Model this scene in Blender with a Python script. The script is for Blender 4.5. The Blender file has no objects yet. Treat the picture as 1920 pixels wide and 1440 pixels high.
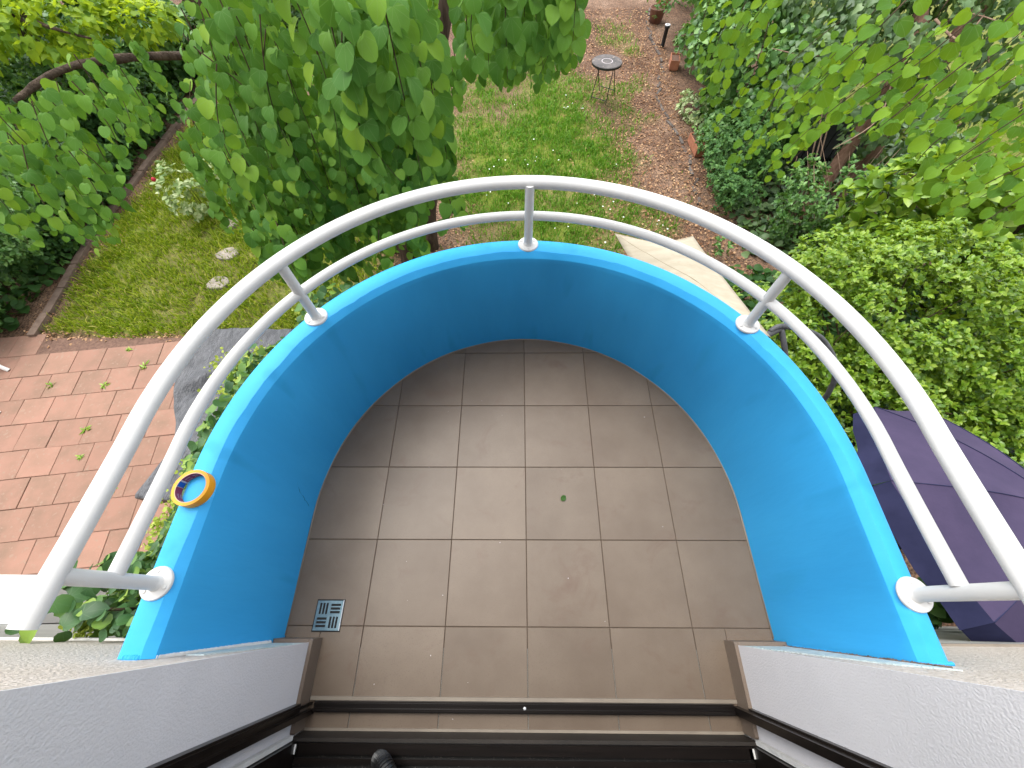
import bpy, math, random
import numpy as np
from mathutils import Matrix, Vector

# ------------------------------------------------------------------ camera, world, sun, exposure
S = bpy.context.scene
C = S.collection
rng = np.random.default_rng(11)
random.seed(5)

cam_d = bpy.data.cameras.new('camera')
cam = bpy.data.objects.new('camera', cam_d)
C.objects.link(cam)
cam_d.sensor_width = 36.0
cam_d.lens = 36.0 * 753.4 / 1920.0
cam_d.clip_start = 0.02
cam_d.clip_end = 300.0
PITCH, YAW, ROLL = 1.0590, -0.0262, -0.0243
_f = Vector((math.sin(YAW) * math.cos(PITCH), math.cos(YAW) * math.cos(PITCH), -math.sin(PITCH)))
_r = Vector((math.cos(YAW), -math.sin(YAW), 0.0))
_u = _r.cross(_f)
_r2 = _r * math.cos(ROLL) + _u * math.sin(ROLL)
_u2 = _u * math.cos(ROLL) - _r * math.sin(ROLL)
_m = Matrix((_r2, _u2, -_f)).transposed().to_4x4()
_m.translation = Vector((-0.0355, 0.0555, 1.7145))
cam.matrix_world = _m
S.camera = cam

SUN_ELEV, SUN_AZ = math.radians(67.0), math.radians(-42.0)   # azimuth from +Y (garden side) towards +X; negative = from the left
W = bpy.data.worlds.new('World')
S.world = W
W.use_nodes = True
wn, wl = W.node_tree.nodes, W.node_tree.links
sky = wn.new('ShaderNodeTexSky')
sky.sky_type = 'NISHITA'
sky.sun_disc = False
sky.sun_elevation = SUN_ELEV
sky.sun_rotation = SUN_AZ
sky.air_density = 1.0
sky.dust_density = 1.0
hs = wn.new('ShaderNodeHueSaturation')
hs.inputs['Saturation'].default_value = 0.15
wl.new(sky.outputs[0], hs.inputs['Color'])
wl.new(hs.outputs[0], wn['Background'].inputs[0])
wn['Background'].inputs[1].default_value = 0.15

sun_d = bpy.data.lights.new('sun', 'SUN')
sun_d.energy = 0.85
sun_d.angle = math.radians(40.0)      # thin bright cloud: very soft shadows
sun_d.color = (1.0, 0.955, 0.88)
sun = bpy.data.objects.new('sun', sun_d)
C.objects.link(sun)
_sd = Vector((math.sin(SUN_AZ) * math.cos(SUN_ELEV), math.cos(SUN_AZ) * math.cos(SUN_ELEV), math.sin(SUN_ELEV)))
sun.rotation_euler = _sd.to_track_quat('Z', 'Y').to_euler()

S.render.engine = 'CYCLES'
S.view_settings.view_transform = 'Standard'
S.view_settings.look = 'None'
S.view_settings.gamma = 1.0
S.view_settings.use_curve_mapping = False
S.view_settings.exposure = 1.86
S.cycles.max_bounces = 8
S.cycles.transmission_bounces = 4
S.cycles.use_denoising = True

G = -2.9          # level of the garden below the balcony floor (z = 0)
PI = math.pi

# ------------------------------------------------------------------ helpers
def nid(m): return m.node_tree.nodes, m.node_tree.links

def new_mat(name):
    m = bpy.data.materials.new(name)
    m.use_nodes = True
    return m

def N(n, t, **kw):
    x = n.new('ShaderNode' + t)
    for k, v in kw.items():
        if k in x.bl_rna.properties: setattr(x, k, v)
        else: x.inputs[k].default_value = v
    return x

def ramp(n, stops):
    r = n.new('ShaderNodeValToRGB')
    e = r.color_ramp.elements
    while len(e) < len(stops): e.new(0.5)
    for i, (p, c) in enumerate(stops):
        e[i].position = p
        e[i].color = (*c, 1) if len(c) == 3 else c
    return r

def mixc(n, l, fac, a, b, mode='MIX'):
    x = n.new('ShaderNodeMix'); x.data_type = 'RGBA'; x.blend_type = mode
    for s, v in ((0, fac), (6, a), (7, b)):
        if hasattr(v, 'is_linked') or isinstance(v, bpy.types.NodeSocket): l.new(v, x.inputs[s])
        else: x.inputs[s].default_value = v if s == 0 else ((*v, 1) if len(v) == 3 else v)
    return x.outputs[2]

def mathn(n, l, op, a, b=None):
    x = n.new('ShaderNodeMath'); x.operation = op
    for i, v in enumerate((a, b)):
        if v is None: continue
        if isinstance(v, bpy.types.NodeSocket): l.new(v, x.inputs[i])
        else: x.inputs[i].default_value = v
    return x.outputs[0]

def surf(name, c1, c2, scale=6.0, rough=0.6, bump=0.0, bscale=80.0, spec=0.4, speck=None, speck_scale=250.0, metallic=0.0, detail=5.0, stretch=None, lo=0.35, hi=0.65, rand=0.0, bdist=0.01, stain=None):
    """noise between two real colours, optional fine specks, bump relief and per-object tone"""
    m = new_mat(name); n, l = nid(m)
    b = n['Principled BSDF']
    tc = N(n, 'TexCoord'); mp = N(n, 'Mapping')
    geo = tc.outputs['Object']
    if rand:
        oi = N(n, 'ObjectInfo')
        ad = n.new('ShaderNodeVectorMath'); ad.operation = 'ADD'
        cm = n.new('ShaderNodeVectorMath'); cm.operation = 'SCALE'
        l.new(oi.outputs['Random'], cm.inputs[0]); cm.inputs['Scale'].default_value = 37.0
        l.new(geo, ad.inputs[0]); l.new(cm.outputs[0], ad.inputs[1]); geo = ad.outputs[0]
    l.new(geo, mp.inputs['Vector'])
    if stretch: mp.inputs['Scale'].default_value = stretch
    t = N(n, 'TexNoise', Scale=scale, Detail=detail, Roughness=0.6)
    l.new(mp.outputs[0], t.inputs['Vector'])
    r = ramp(n, [(lo, c1), (hi, c2)])
    l.new(t.outputs[0], r.inputs[0])
    col = r.outputs[0]
    if speck:
        v = N(n, 'TexNoise', Scale=speck_scale, Detail=2.0)
        l.new(mp.outputs[0], v.inputs['Vector'])
        rr = ramp(n, [(0.60, (0, 0, 0)), (0.70, (1, 1, 1))])
        l.new(v.outputs[0], rr.inputs[0])
        col = mixc(n, l, rr.outputs[0], col, speck)
    if stain:
        sc_, ss_, a_, b_ = stain
        t4 = N(n, 'TexNoise', Scale=ss_, Detail=6.0, Roughness=0.7, Distortion=0.6)
        l.new(mp.outputs[0], t4.inputs['Vector'])
        r4 = ramp(n, [(a_, (0, 0, 0)), (b_, (1, 1, 1))]); l.new(t4.outputs[0], r4.inputs[0])
        col = mixc(n, l, r4.outputs[0], col, sc_)
    if rand:
        v = mathn(n, l, 'MULTIPLY_ADD', oi.outputs['Random'], rand)
        v.node.inputs[2].default_value = 1.0 - rand / 2
        hv = N(n, 'HueSaturation'); l.new(col, hv.inputs['Color']); l.new(v, hv.inputs['Value'])
        col = hv.outputs[0]
    l.new(col, b.inputs['Base Color'])
    b.inputs['Roughness'].default_value = rough
    b.inputs['Specular IOR Level'].default_value = spec
    b.inputs['Metallic'].default_value = metallic
    if bump:
        t2 = N(n, 'TexNoise', Scale=bscale, Detail=4.0)
        l.new(mp.outputs[0], t2.inputs['Vector'])
        bm = N(n, 'Bump', Strength=bump, Distance=bdist)
        l.new(t2.outputs[0], bm.inputs['Height'])
        l.new(bm.outputs[0], b.inputs['Normal'])
    return m

def leaf_mat(name, stops, veins=True, trans=0.35, tcol=(0.25, 0.42, 0.03), rough=0.55, spec=0.25, vein=(0.22, 0.34, 0.12)):
    """leaf: tone differs leaf by leaf, veins from the leaf's own coordinates, light shines through"""
    m = new_mat(name); n, l = nid(m)
    b = n['Principled BSDF']; out = n['Material Output']
    geo = N(n, 'NewGeometry'); oi = N(n, 'ObjectInfo')
    s = mathn(n, l, 'ADD', geo.outputs['Random Per Island'], oi.outputs['Random'])
    s = mathn(n, l, 'FRACT', s)
    r = ramp(n, stops); l.new(s, r.inputs[0])
    col = r.outputs[0]
    if veins:
        uv = N(n, 'UVMap'); sp = N(n, 'SeparateXYZ'); l.new(uv.outputs[0], sp.inputs[0])
        x = mathn(n, l, 'SUBTRACT', sp.outputs[0], 0.5)
        a = mathn(n, l, 'ARCTAN2', x, mathn(n, l, 'ADD', sp.outputs[1], 0.02))
        q = mathn(n, l, 'FRACT', mathn(n, l, 'ADD', mathn(n, l, 'MULTIPLY', a, 1.45), 0.5))
        q = mathn(n, l, 'ABSOLUTE', mathn(n, l, 'SUBTRACT', q, 0.5))
        w = mathn(n, l, 'LESS_THAN', mathn(n, l, 'MULTIPLY', q, mathn(n, l, 'ADD', sp.outputs[1], 0.1)), 0.016)
        col = mixc(n, l, mathn(n, l, 'MULTIPLY', w, 0.34), col, vein)
    l.new(col, b.inputs['Base Color'])
    b.inputs['Roughness'].default_value = rough
    b.inputs['Specular IOR Level'].default_value = spec
    tr = N(n, 'BsdfTranslucent')
    tmix = mixc(n, l, 0.6, col, tcol)
    l.new(tmix, tr.inputs['Color'])
    mx = N(n, 'MixShader'); mx.inputs[0].default_value = trans
    l.new(b.outputs[0], mx.inputs[1]); l.new(tr.outputs[0], mx.inputs[2])
    l.new(mx.outputs[0], out.inputs['Surface'])
    return m

def mesh_from(name, verts, faces, mat=None, smooth=False):
    me = bpy.data.meshes.new(name)
    me.from_pydata([tuple(v) for v in verts], [], [tuple(f) for f in faces])
    if mat: me.materials.append(mat)
    if smooth: me.polygons.foreach_set('use_smooth', [True] * len(me.polygons))
    me.update()
    return me

def link(name, me, parent=None, loc=None):
    o = bpy.data.objects.new(name, me)
    C.objects.link(o)
    if parent is not None: o.parent = parent
    if loc is not None: o.location = loc
    return o

def tag(o, label=None, cat=None, group=None, kind=None):
    if label: o['label'] = label
    if cat: o['category'] = cat
    if group: o['group'] = group
    if kind: o['kind'] = kind
    return o

def thing(name, label, cat, loc=(0, 0, 0), group=None, rz=0.0):
    o = bpy.data.objects.new(name, None)
    o.empty_display_size = 0.05
    C.objects.link(o)
    o.location = loc
    o.rotation_euler = (0, 0, rz)
    return tag(o, label, cat, group)

class MB:
    """collects shapes for one mesh object"""
    def __init__(s): s.v = []; s.f = []
    def add(s, vs, fs):
        k = len(s.v); s.v += [tuple(v) for v in vs]; s.f += [tuple(i + k for i in f) for f in fs]; return s
    def box(s, lo, hi, rz=0.0, c=None):
        x0, y0, z0 = lo; x1, y1, z1 = hi
        vs = [(x0, y0, z0), (x1, y0, z0), (x1, y1, z0), (x0, y1, z0), (x0, y0, z1), (x1, y0, z1), (x1, y1, z1), (x0, y1, z1)]
        if rz:
            cx, cy = c if c else ((x0 + x1) / 2, (y0 + y1) / 2)
            ca, sa = math.cos(rz), math.sin(rz)
            vs = [(cx + (x - cx) * ca - (y - cy) * sa, cy + (x - cx) * sa + (y - cy) * ca, z) for x, y, z in vs]
        return s.add(vs, [(3, 2, 1, 0), (4, 5, 6, 7), (0, 1, 5, 4), (1, 2, 6, 5), (2, 3, 7, 6), (3, 0, 4, 7)])
    def tube(s, path, rad, n=10, cap=True, closed=False):
        P = [Vector(p) for p in path]; m = len(P)
        R = rad if hasattr(rad, '__len__') else [rad] * m
        vs = []; prev = None
        for i in range(m):
            t = (P[min(i + 1, m - 1)] - P[max(i - 1, 0)]).normalized()
            if prev is None:
                a = Vector((0, 0, 1)) if abs(t.z) < 0.9 else Vector((1, 0, 0))
                u = t.cross(a).normalized()
            else:
                u = (prev - t * prev.dot(t)).normalized()
            prev = u; w = t.cross(u)
            for k in range(n):
                an = 2 * PI * k / n
                vs.append(P[i] + (u * math.cos(an) + w * math.sin(an)) * R[i])
        fs = [(i * n + k, i * n + (k + 1) % n, (i + 1) * n + (k + 1) % n, (i + 1) * n + k) for i in range(m - 1) for k in range(n)]
        if cap:
            fs.append(tuple(reversed(range(n)))); fs.append(tuple((m - 1) * n + k for k in range(n)))
        return s.add(vs, fs)
    def prism(s, poly, z0, z1, bev=0.0):
        n = len(poly)
        cx = sum(p[0] for p in poly) / n; cy = sum(p[1] for p in poly) / n
        rings = [[(x, y, z0) for x, y in poly], [(x, y, z1 - bev) for x, y in poly]]
        if bev:
            ins = []
            for x, y in poly:
                d = math.hypot(x - cx, y - cy) or 1
                k = max(0.0, 1 - bev * 1.4 / d); ins.append((cx + (x - cx) * k, cy + (y - cy) * k, z1))
            rings.append(ins)
        vs = [v for r in rings for v in r]
        fs = [tuple(reversed(range(n)))]
        for j in range(len(rings) - 1):
            fs += [(j * n + k, j * n + (k + 1) % n, (j + 1) * n + (k + 1) % n, (j + 1) * n + k) for k in range(n)]
        fs.append(tuple((len(rings) - 1) * n + k for k in range(n)))
        return s.add(vs, fs)
    def lathe(s, prof, c=(0, 0, 0), n=24, close=False):
        m = len(prof)
        vs = [(c[0] + r * math.cos(2 * PI * k / n), c[1] + r * math.sin(2 * PI * k / n), c[2] + z) for r, z in prof for k in range(n)]
        fs = [(i * n + k, i * n + (k + 1) % n, ((i + 1) % m) * n + (k + 1) % n, ((i + 1) % m) * n + k) for i in range(m if close else m - 1) for k in range(n)]
        return s.add(vs, fs)
    def build(s, name, mat, parent=None, smooth=False, off=None):
        v = s.v
        if off is None and parent is not None and parent.type == 'EMPTY' and not parent.rotation_euler.z:
            off = parent.location
        if off is not None: v = [(x - off[0], y - off[1], z - off[2]) for x, y, z in v]
        return link(name, mesh_from(name, v, s.f, mat, smooth), parent)

def auto_smooth(o, ang=40):
    me = o.data
    me.polygons.foreach_set('use_smooth', [True] * len(me.polygons))
    try: me.set_sharp_from_angle(angle=math.radians(ang))
    except Exception: pass
    return o

def vnoise(x, y, scale, seed):
    """smooth value noise on arrays, 0..1"""
    r = np.random.default_rng(seed).random((64, 64))
    u, v = np.asarray(x) * scale + 101.3, np.asarray(y) * scale + 57.7
    i, j = np.floor(u).astype(int), np.floor(v).astype(int)
    a, b = u - i, v - j
    a = a * a * (3 - 2 * a); b = b * b * (3 - 2 * b)
    g = lambda p, q: r[p % 64, q % 64]
    return (g(i, j) * (1 - a) + g(i + 1, j) * a) * (1 - b) + (g(i, j + 1) * (1 - a) + g(i + 1, j + 1) * a) * b

# ---- leaf shapes: base at the origin, tip at (0,1,0), upper side +Z
def leaf_shape(kind, fold=0.13, droop=0.16):
    if kind == 'heart':     # rounded heart, small point
        hw = [(0.00, -0.01), (0.24, -0.07), (0.44, 0.08), (0.50, 0.34), (0.43, 0.62), (0.24, 0.86), (0.0, 1.0)]
    elif kind == 'round':
        hw = [(0.00, 0.03), (0.22, -0.04), (0.46, 0.14), (0.52, 0.42), (0.42, 0.70), (0.22, 0.90), (0.0, 0.97)]
    elif kind == 'oval':
        hw = [(0.0, 0.0), (0.17, 0.16), (0.26, 0.42), (0.22, 0.70), (0.0, 1.0)]
    elif kind == 'lance':
        hw = [(0.0, 0.0), (0.13, 0.25), (0.15, 0.5), (0.0, 1.0)]
    elif kind == 'ivy':
        hw = [(0.0, 0.0), (0.30, -0.12), (0.48, 0.22), (0.30, 0.42), (0.26, 0.62), (0.0, 1.0)]
    k = len(hw)
    vs = []; uv = []
    z = lambda x, y: abs(x) * fold * 2 - droop * y * y + 0.05 * math.sin(y * 3.0)
    mids = []
    for i, (x, y) in enumerate(hw):
        yy = max(y, 0.0) if 0 < i < k - 1 else y
        mids.append(len(vs)); vs.append((0, yy, z(0, yy))); uv.append((0.5, yy))
    side = {}
    for sg in (-1, 1):
        for i, (x, y) in enumerate(hw):
            if 0 < i < k - 1:
                side[sg, i] = len(vs); vs.append((sg * x, y, z(x, y))); uv.append((0.5 + sg * x, y))
    fs = []
    for sg in (-1, 1):
        for i in range(k - 1):
            a, b = mids[i], mids[i + 1]
            c, d = side.get((sg, i)), side.get((sg, i + 1))
            f = [q for q in (a, c, d, b) if q is not None]
            if sg < 0: f = f[::-1]
            fs.append(tuple(f))
    tri = []
    for f in fs:
        for q in range(1, len(f) - 1): tri.append((f[0], f[q], f[q + 1]))
    return np.array(vs, float), tri, np.array(uv, float)

SHAPES = {k: leaf_shape(k) for k in ('heart', 'round', 'oval', 'lance', 'ivy')}
SHAPES['heart_curled'] = leaf_shape('heart', 0.22, 0.38)
SHAPES['heart_flat'] = leaf_shape('round', 0.04, -0.06)

def frames(tip, nrm):
    """rotation matrices with columns side, tip, normal"""
    t = tip / np.linalg.norm(tip, axis=1, keepdims=True)
    nn = nrm - t * (nrm * t).sum(1, keepdims=True)
    nn /= np.linalg.norm(nn, axis=1, keepdims=True) + 1e-9
    return np.stack([np.cross(t, nn), t, nn], axis=2)

def mass_mesh(name, shape, pos, tip, nrm, size, mat, wide=1.0, smooth=True):
    vs, tri, uv = SHAPES[shape]
    if wide != 1.0: vs = vs * np.array([wide, 1, wide])
    n = len(pos); k = len(vs); tri = np.array(tri)
    M = frames(tip, nrm)
    V = np.einsum('nij,kj->nki', M, vs) * np.asarray(size).reshape(-1, 1, 1) + pos[:, None, :]
    F = (tri[None] + (np.arange(n) * k)[:, None, None]).reshape(-1, 3)
    me = bpy.data.meshes.new(name)
    me.vertices.add(n * k); me.vertices.foreach_set('co', V.reshape(-1).astype(np.float32))
    me.loops.add(len(F) * 3); me.loops.foreach_set('vertex_index', F.reshape(-1).astype(np.int32))
    me.polygons.add(len(F))
    me.polygons.foreach_set('loop_start', (np.arange(len(F)) * 3).astype(np.int32))
    me.polygons.foreach_set('use_smooth', np.full(len(F), smooth))
    me.materials.append(mat)
    ul = me.uv_layers.new(name='UVMap')
    ul.data.foreach_set('uv', np.tile(uv[tri.reshape(-1)], (n, 1)).reshape(-1).astype(np.float32))
    me.update(calc_edges=True); me.validate()
    return me

def leaf_objects(shape, pos, tip, nrm, size, mat, parent, name='leaf'):
    vs, tri, uv = SHAPES[shape]
    me = mesh_from(name, vs, tri, mat, True)
    ul = me.uv_layers.new(name='UVMap')
    ul.data.foreach_set('uv', uv[np.array(tri).reshape(-1)].reshape(-1).astype(np.float32))
    M = frames(tip, nrm)
    base = np.array(parent.location)
    for i in range(len(pos)):
        o = bpy.data.objects.new(name, me)
        C.objects.link(o)
        o.parent = parent
        m = Matrix([list(M[i][0]), list(M[i][1]), list(M[i][2])]).to_4x4() @ Matrix.Diagonal((size[i] * rng.uniform(0.74, 1.06), size[i], size[i], 1))
        m.translation = Vector(pos[i] - base)
        o.matrix_local = m
    return me

CAM = np.array((-0.0355, 0.0555, 1.7145))

# ------------------------------------------------------------------ materials
M = {}
M['blue'] = surf('blue_paint', (0.032, 0.355, 0.745), (0.044, 0.415, 0.82), scale=4.0, rough=0.50, bump=0.26, bscale=34, spec=0.24, bdist=0.004, stretch=(1.0, 1.0, 0.22), lo=0.3, hi=0.7, speck=(0.030, 0.345, 0.70), speck_scale=9)  # uneven paint; its upright streaks also imitate soft shadow streaks on the wall
M['blue_dark'] = surf('blue_crack', (0.012, 0.14, 0.30), (0.016, 0.17, 0.36), rough=0.7)
M['white_paint'] = surf('white_gloss_paint', (0.60, 0.60, 0.60), (0.66, 0.655, 0.64), scale=8, rough=0.52, bump=0.12, bscale=110, spec=0.42, bdist=0.003)
M['tile'] = surf('brown_stoneware', (0.122, 0.086, 0.059), (0.172, 0.129, 0.093), scale=3.4, rough=0.46, bump=0.05, bscale=300, spec=0.45, speck=(0.105, 0.075, 0.055), speck_scale=420, rand=0.14, bdist=0.002, lo=0.3, hi=0.7, stain=((0.125, 0.080, 0.055), 5.5, 0.56, 0.74))
M['skirt'] = surf('brown_skirting', (0.150, 0.108, 0.080), (0.190, 0.145, 0.110), scale=4, rough=0.45, bump=0.04, bscale=300, spec=0.45, speck=(0.12, 0.09, 0.075), speck_scale=420, bdist=0.002)
M['skirt_dark'] = surf('dirty_brown_stoneware', (0.016, 0.0125, 0.010), (0.030, 0.023, 0.018), scale=6, rough=0.6, speck=(0.03, 0.025, 0.02), speck_scale=300)
M['grout'] = surf('dark_grout', (0.085, 0.062, 0.047), (0.12, 0.088, 0.068), scale=20, rough=0.9)
M['stucco'] = surf('white_smooth_render', (0.66, 0.645, 0.66), (0.74, 0.72, 0.735), scale=2.0, rough=0.85, bump=0.42, bscale=210, spec=0.2, bdist=0.004)
M['rough_stucco'] = surf('cream_rough_render', (0.50, 0.435, 0.375), (0.70, 0.63, 0.575), scale=60, rough=0.9, bump=0.9, bscale=130, spec=0.2, bdist=0.012)
M['grey_wall'] = surf('grey_green_plaster', (0.30, 0.30, 0.28), (0.36, 0.36, 0.34), scale=3, rough=0.85, bump=0.2, bscale=60)
M['caulk'] = surf('white_filler', (0.68, 0.67, 0.64), (0.78, 0.77, 0.75), scale=14, rough=0.7, bump=0.5, bscale=60, bdist=0.01)
M['crack'] = surf('bare_brown_mortar', (0.10, 0.07, 0.055), (0.24, 0.17, 0.14), scale=40, rough=0.95, bump=0.6, bscale=90)
M['wash'] = surf('pale_blue_washed_render', (0.44, 0.58, 0.60), (0.62, 0.66, 0.64), scale=12, rough=0.88, bump=0.7, bscale=120, bdist=0.01)
M['black_alu'] = surf('black_brown_aluminium', (0.006, 0.0045, 0.004), (0.011, 0.008, 0.007), scale=12, rough=0.28, spec=0.30, stretch=(0.3, 6, 6))
M['bronze_trim'] = surf('taupe_metal_trim', (0.20, 0.165, 0.13), (0.25, 0.21, 0.165), scale=10, rough=0.45, spec=0.5)
M['sill'] = surf('black_sill', (0.004, 0.004, 0.004), (0.008, 0.0075, 0.007), scale=9, rough=0.35, spec=0.3, speck=(0.05, 0.045, 0.04), speck_scale=160)
M['hose'] = surf('black_ribbed_plastic', (0.012, 0.012, 0.013), (0.02, 0.02, 0.02), rough=0.35, spec=0.5)
M['steel'] = surf('drain_steel', (0.13, 0.20, 0.23), (0.19, 0.27, 0.30), scale=30, rough=0.34, metallic=0.7, spec=0.5)
M['dark'] = surf('seal_and_slot_shade', (0.006, 0.006, 0.006), (0.01, 0.01, 0.01), rough=0.7)
M['tape'] = surf('yellow_masking_tape', (0.80, 0.33, 0.012), (0.84, 0.37, 0.018), scale=8, rough=0.5, bump=0.05, bscale=200, stretch=(1, 1, 12))
M['card'] = surf('cardboard_core', (0.55, 0.36, 0.24), (0.62, 0.42, 0.30), scale=20, rough=0.8)
M['maroon'] = surf('maroon_print', (0.24, 0.022, 0.065), (0.28, 0.028, 0.075), rough=0.5)
M['blueprint'] = surf('blue_print', (0.012, 0.085, 0.38), (0.014, 0.09, 0.40), rough=0.5)
M['paleprint'] = surf('pale_print', (0.58, 0.52, 0.54), (0.64, 0.58, 0.60), rough=0.6)
M['paver'] = surf('red_concrete', (0.235, 0.150, 0.108), (0.325, 0.182, 0.135), scale=3.0, rough=0.85, bump=0.2, bscale=60, speck=(0.30, 0.20, 0.15), speck_scale=22, rand=0.14, bdist=0.005, lo=0.30, hi=0.62, spec=0.2)
M['joint'] = surf('earth_joint', (0.110, 0.064, 0.047), (0.19, 0.110, 0.080), scale=30, rough=0.95)
M['kerb'] = surf('weathered_red_kerb', (0.135, 0.092, 0.070), (0.205, 0.145, 0.112), scale=9, rough=0.9, bump=0.4, bscale=40, rand=0.25)
M['kerb_grey'] = surf('grey_kerb', (0.070, 0.055, 0.046), (0.13, 0.11, 0.098), scale=9, rough=0.9, bump=0.4, bscale=40, rand=0.25)
M['stone'] = surf('pale_flagstone', (0.22, 0.19, 0.165), (0.34, 0.295, 0.26), scale=7, rough=0.9, bump=0.4, bscale=30, rand=0.15)
M['bark'] = surf('bark', (0.030, 0.020, 0.014), (0.115, 0.082, 0.060), scale=9, rough=0.95, bump=1.0, bscale=26, stretch=(1.6, 1.6, 0.22), bdist=0.03, lo=0.3, hi=0.7, spec=0.15)
M['bark_red'] = surf('reddish_bark', (0.13, 0.070, 0.045), (0.26, 0.155, 0.11), scale=8, rough=0.9, bump=0.6, bscale=20, stretch=(2, 2, 0.4), bdist=0.01, spec=0.2)
M['vine'] = surf('dry_vine', (0.16, 0.10, 0.07), (0.30, 0.21, 0.15), scale=14, rough=0.9, spec=0.2)
M['twig'] = surf('brown_twig', (0.055, 0.035, 0.022), (0.10, 0.065, 0.04), scale=14, rough=0.8, spec=0.2)
M['stem'] = surf('green_stem', (0.16, 0.20, 0.04), (0.24, 0.26, 0.06), scale=14, rough=0.7, spec=0.3)
M['tarp'] = surf('grey_tarpaulin', (0.064, 0.066, 0.074), (0.135, 0.137, 0.150), scale=7, rough=0.36, bump=1.0, bscale=30, spec=0.45, stretch=(3, 1, 1), bdist=0.02)
M['black_edge'] = surf('black_plastic', (0.008, 0.008, 0.010), (0.018, 0.016, 0.02), scale=20, rough=0.4)
M['cream'] = surf('cream_canvas', (0.44, 0.38, 0.29), (0.52, 0.46, 0.36), scale=5, rough=0.85, bump=0.12, bscale=40, stretch=(1, 3, 1), spec=0.15, speck=(0.46, 0.40, 0.31), speck_scale=16)
M['seam'] = surf('canvas_seam', (0.40, 0.33, 0.24), (0.46, 0.39, 0.29), rough=0.85)
M['grey_tube'] = surf('grey_metal_tube', (0.060, 0.062, 0.068), (0.10, 0.10, 0.11), scale=14, rough=0.5, spec=0.4)
M['purple'] = surf('faded_purple_canvas', (0.045, 0.036, 0.077), (0.063, 0.048, 0.098), scale=3.5, rough=0.8, bump=0.08, bscale=60, spec=0.15)
M['navy'] = surf('navy_canvas', (0.018, 0.020, 0.055), (0.032, 0.034, 0.085), scale=4, rough=0.8, spec=0.15)
M['terracotta'] = surf('terracotta', (0.30, 0.115, 0.060), (0.40, 0.165, 0.09), scale=12, rough=0.85)
M['brown_pot'] = surf('brown_pot', (0.13, 0.055, 0.035), (0.19, 0.085, 0.055), scale=12, rough=0.7)
M['grey_wood'] = surf('weathered_wood', (0.12, 0.11, 0.105), (0.24, 0.215, 0.20), scale=10, rough=0.9, stretch=(0.5, 8, 8), bump=0.3, bscale=30, rand=0.2)
M['table_top'] = surf('dark_slate_top', (0.060, 0.055, 0.055), (0.13, 0.115, 0.11), scale=6, rough=0.75, speck=(0.22, 0.18, 0.15), speck_scale=14, bump=0.2, bscale=30)
M['black_iron'] = surf('black_iron', (0.012, 0.012, 0.013), (0.022, 0.02, 0.02), rough=0.5, spec=0.4)
M['lamp_black'] = M['black_iron']
M['lamp_white'] = surf('white_plastic', (0.62, 0.62, 0.64), (0.70, 0.70, 0.72), rough=0.35)
M['white_wood'] = surf('white_lacquer', (0.80, 0.80, 0.79), (0.84, 0.84, 0.83), scale=5, rough=0.5)
M['red'] = surf('red_petal', (0.36, 0.008, 0.022), (0.46, 0.014, 0.035), scale=20, rough=0.6)
M['flower_white'] = surf('white_petal', (0.72, 0.74, 0.68), (0.80, 0.81, 0.76), rough=0.7)
M['shed_wall'] = surf('dark_shed_wood', (0.030, 0.024, 0.020), (0.055, 0.045, 0.038), scale=8, rough=0.9, stretch=(6, 6, 0.5))
M['shed_roof'] = surf('pale_blue_roof', (0.36, 0.46, 0.52), (0.46, 0.55, 0.60), scale=4, rough=0.6)
M['dark_fence'] = surf('black_slats', (0.010, 0.010, 0.011), (0.022, 0.021, 0.022), scale=8, rough=0.7)
M['plaster_in'] = surf('room_plaster', (0.40, 0.39, 0.37), (0.46, 0.45, 0.43), rough=0.9)
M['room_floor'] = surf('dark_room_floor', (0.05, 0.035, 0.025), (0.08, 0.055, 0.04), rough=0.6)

M['redbud'] = leaf_mat('redbud_leaf', [(0.0, (0.046, 0.140, 0.020)), (0.45, (0.094, 0.228, 0.033)), (0.82, (0.145, 0.300, 0.040)), (1.0, (0.240, 0.390, 0.036))], trans=0.28, tcol=(0.24, 0.44, 0.02), rough=0.58, spec=0.18)
M['redbud_young'] = leaf_mat('young_redbud_leaf', [(0.0, (0.155, 0.300, 0.035)), (1.0, (0.230, 0.380, 0.050))], trans=0.45, tcol=(0.42, 0.60, 0.03), rough=0.45, spec=0.3, vein=(0.32, 0.42, 0.12))
M['redbud_right'] = leaf_mat('bright_redbud_leaf', [(0.0, (0.040, 0.120, 0.014)), (0.5, (0.080, 0.200, 0.019)), (1.0, (0.190, 0.335, 0.025))], trans=0.36, tcol=(0.36, 0.52, 0.01), rough=0.6, spec=0.14)
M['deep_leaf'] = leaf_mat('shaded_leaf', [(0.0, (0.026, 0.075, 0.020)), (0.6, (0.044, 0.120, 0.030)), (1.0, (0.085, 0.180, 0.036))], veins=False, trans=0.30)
M['maple_leaf'] = leaf_mat('yellow_green_leaf', [(0.0, (0.070, 0.170, 0.020)), (0.5, (0.170, 0.300, 0.022)), (1.0, (0.36, 0.48, 0.030))], veins=False, trans=0.5, tcol=(0.55, 0.66, 0.02))
M['ivy_leaf'] = leaf_mat('ivy_leaf', [(0.0, (0.045, 0.120, 0.030)), (0.5, (0.095, 0.225, 0.048)), (1.0, (0.210, 0.370, 0.100))], veins=False, trans=0.22, rough=0.4, spec=0.4)
M['grey_ivy'] = leaf_mat('grey_ivy_leaf', [(0.0, (0.044, 0.090, 0.034)), (0.6, (0.085, 0.160, 0.052)), (1.0, (0.180, 0.270, 0.110))], veins=False, trans=0.2, rough=0.45, spec=0.4)
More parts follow.
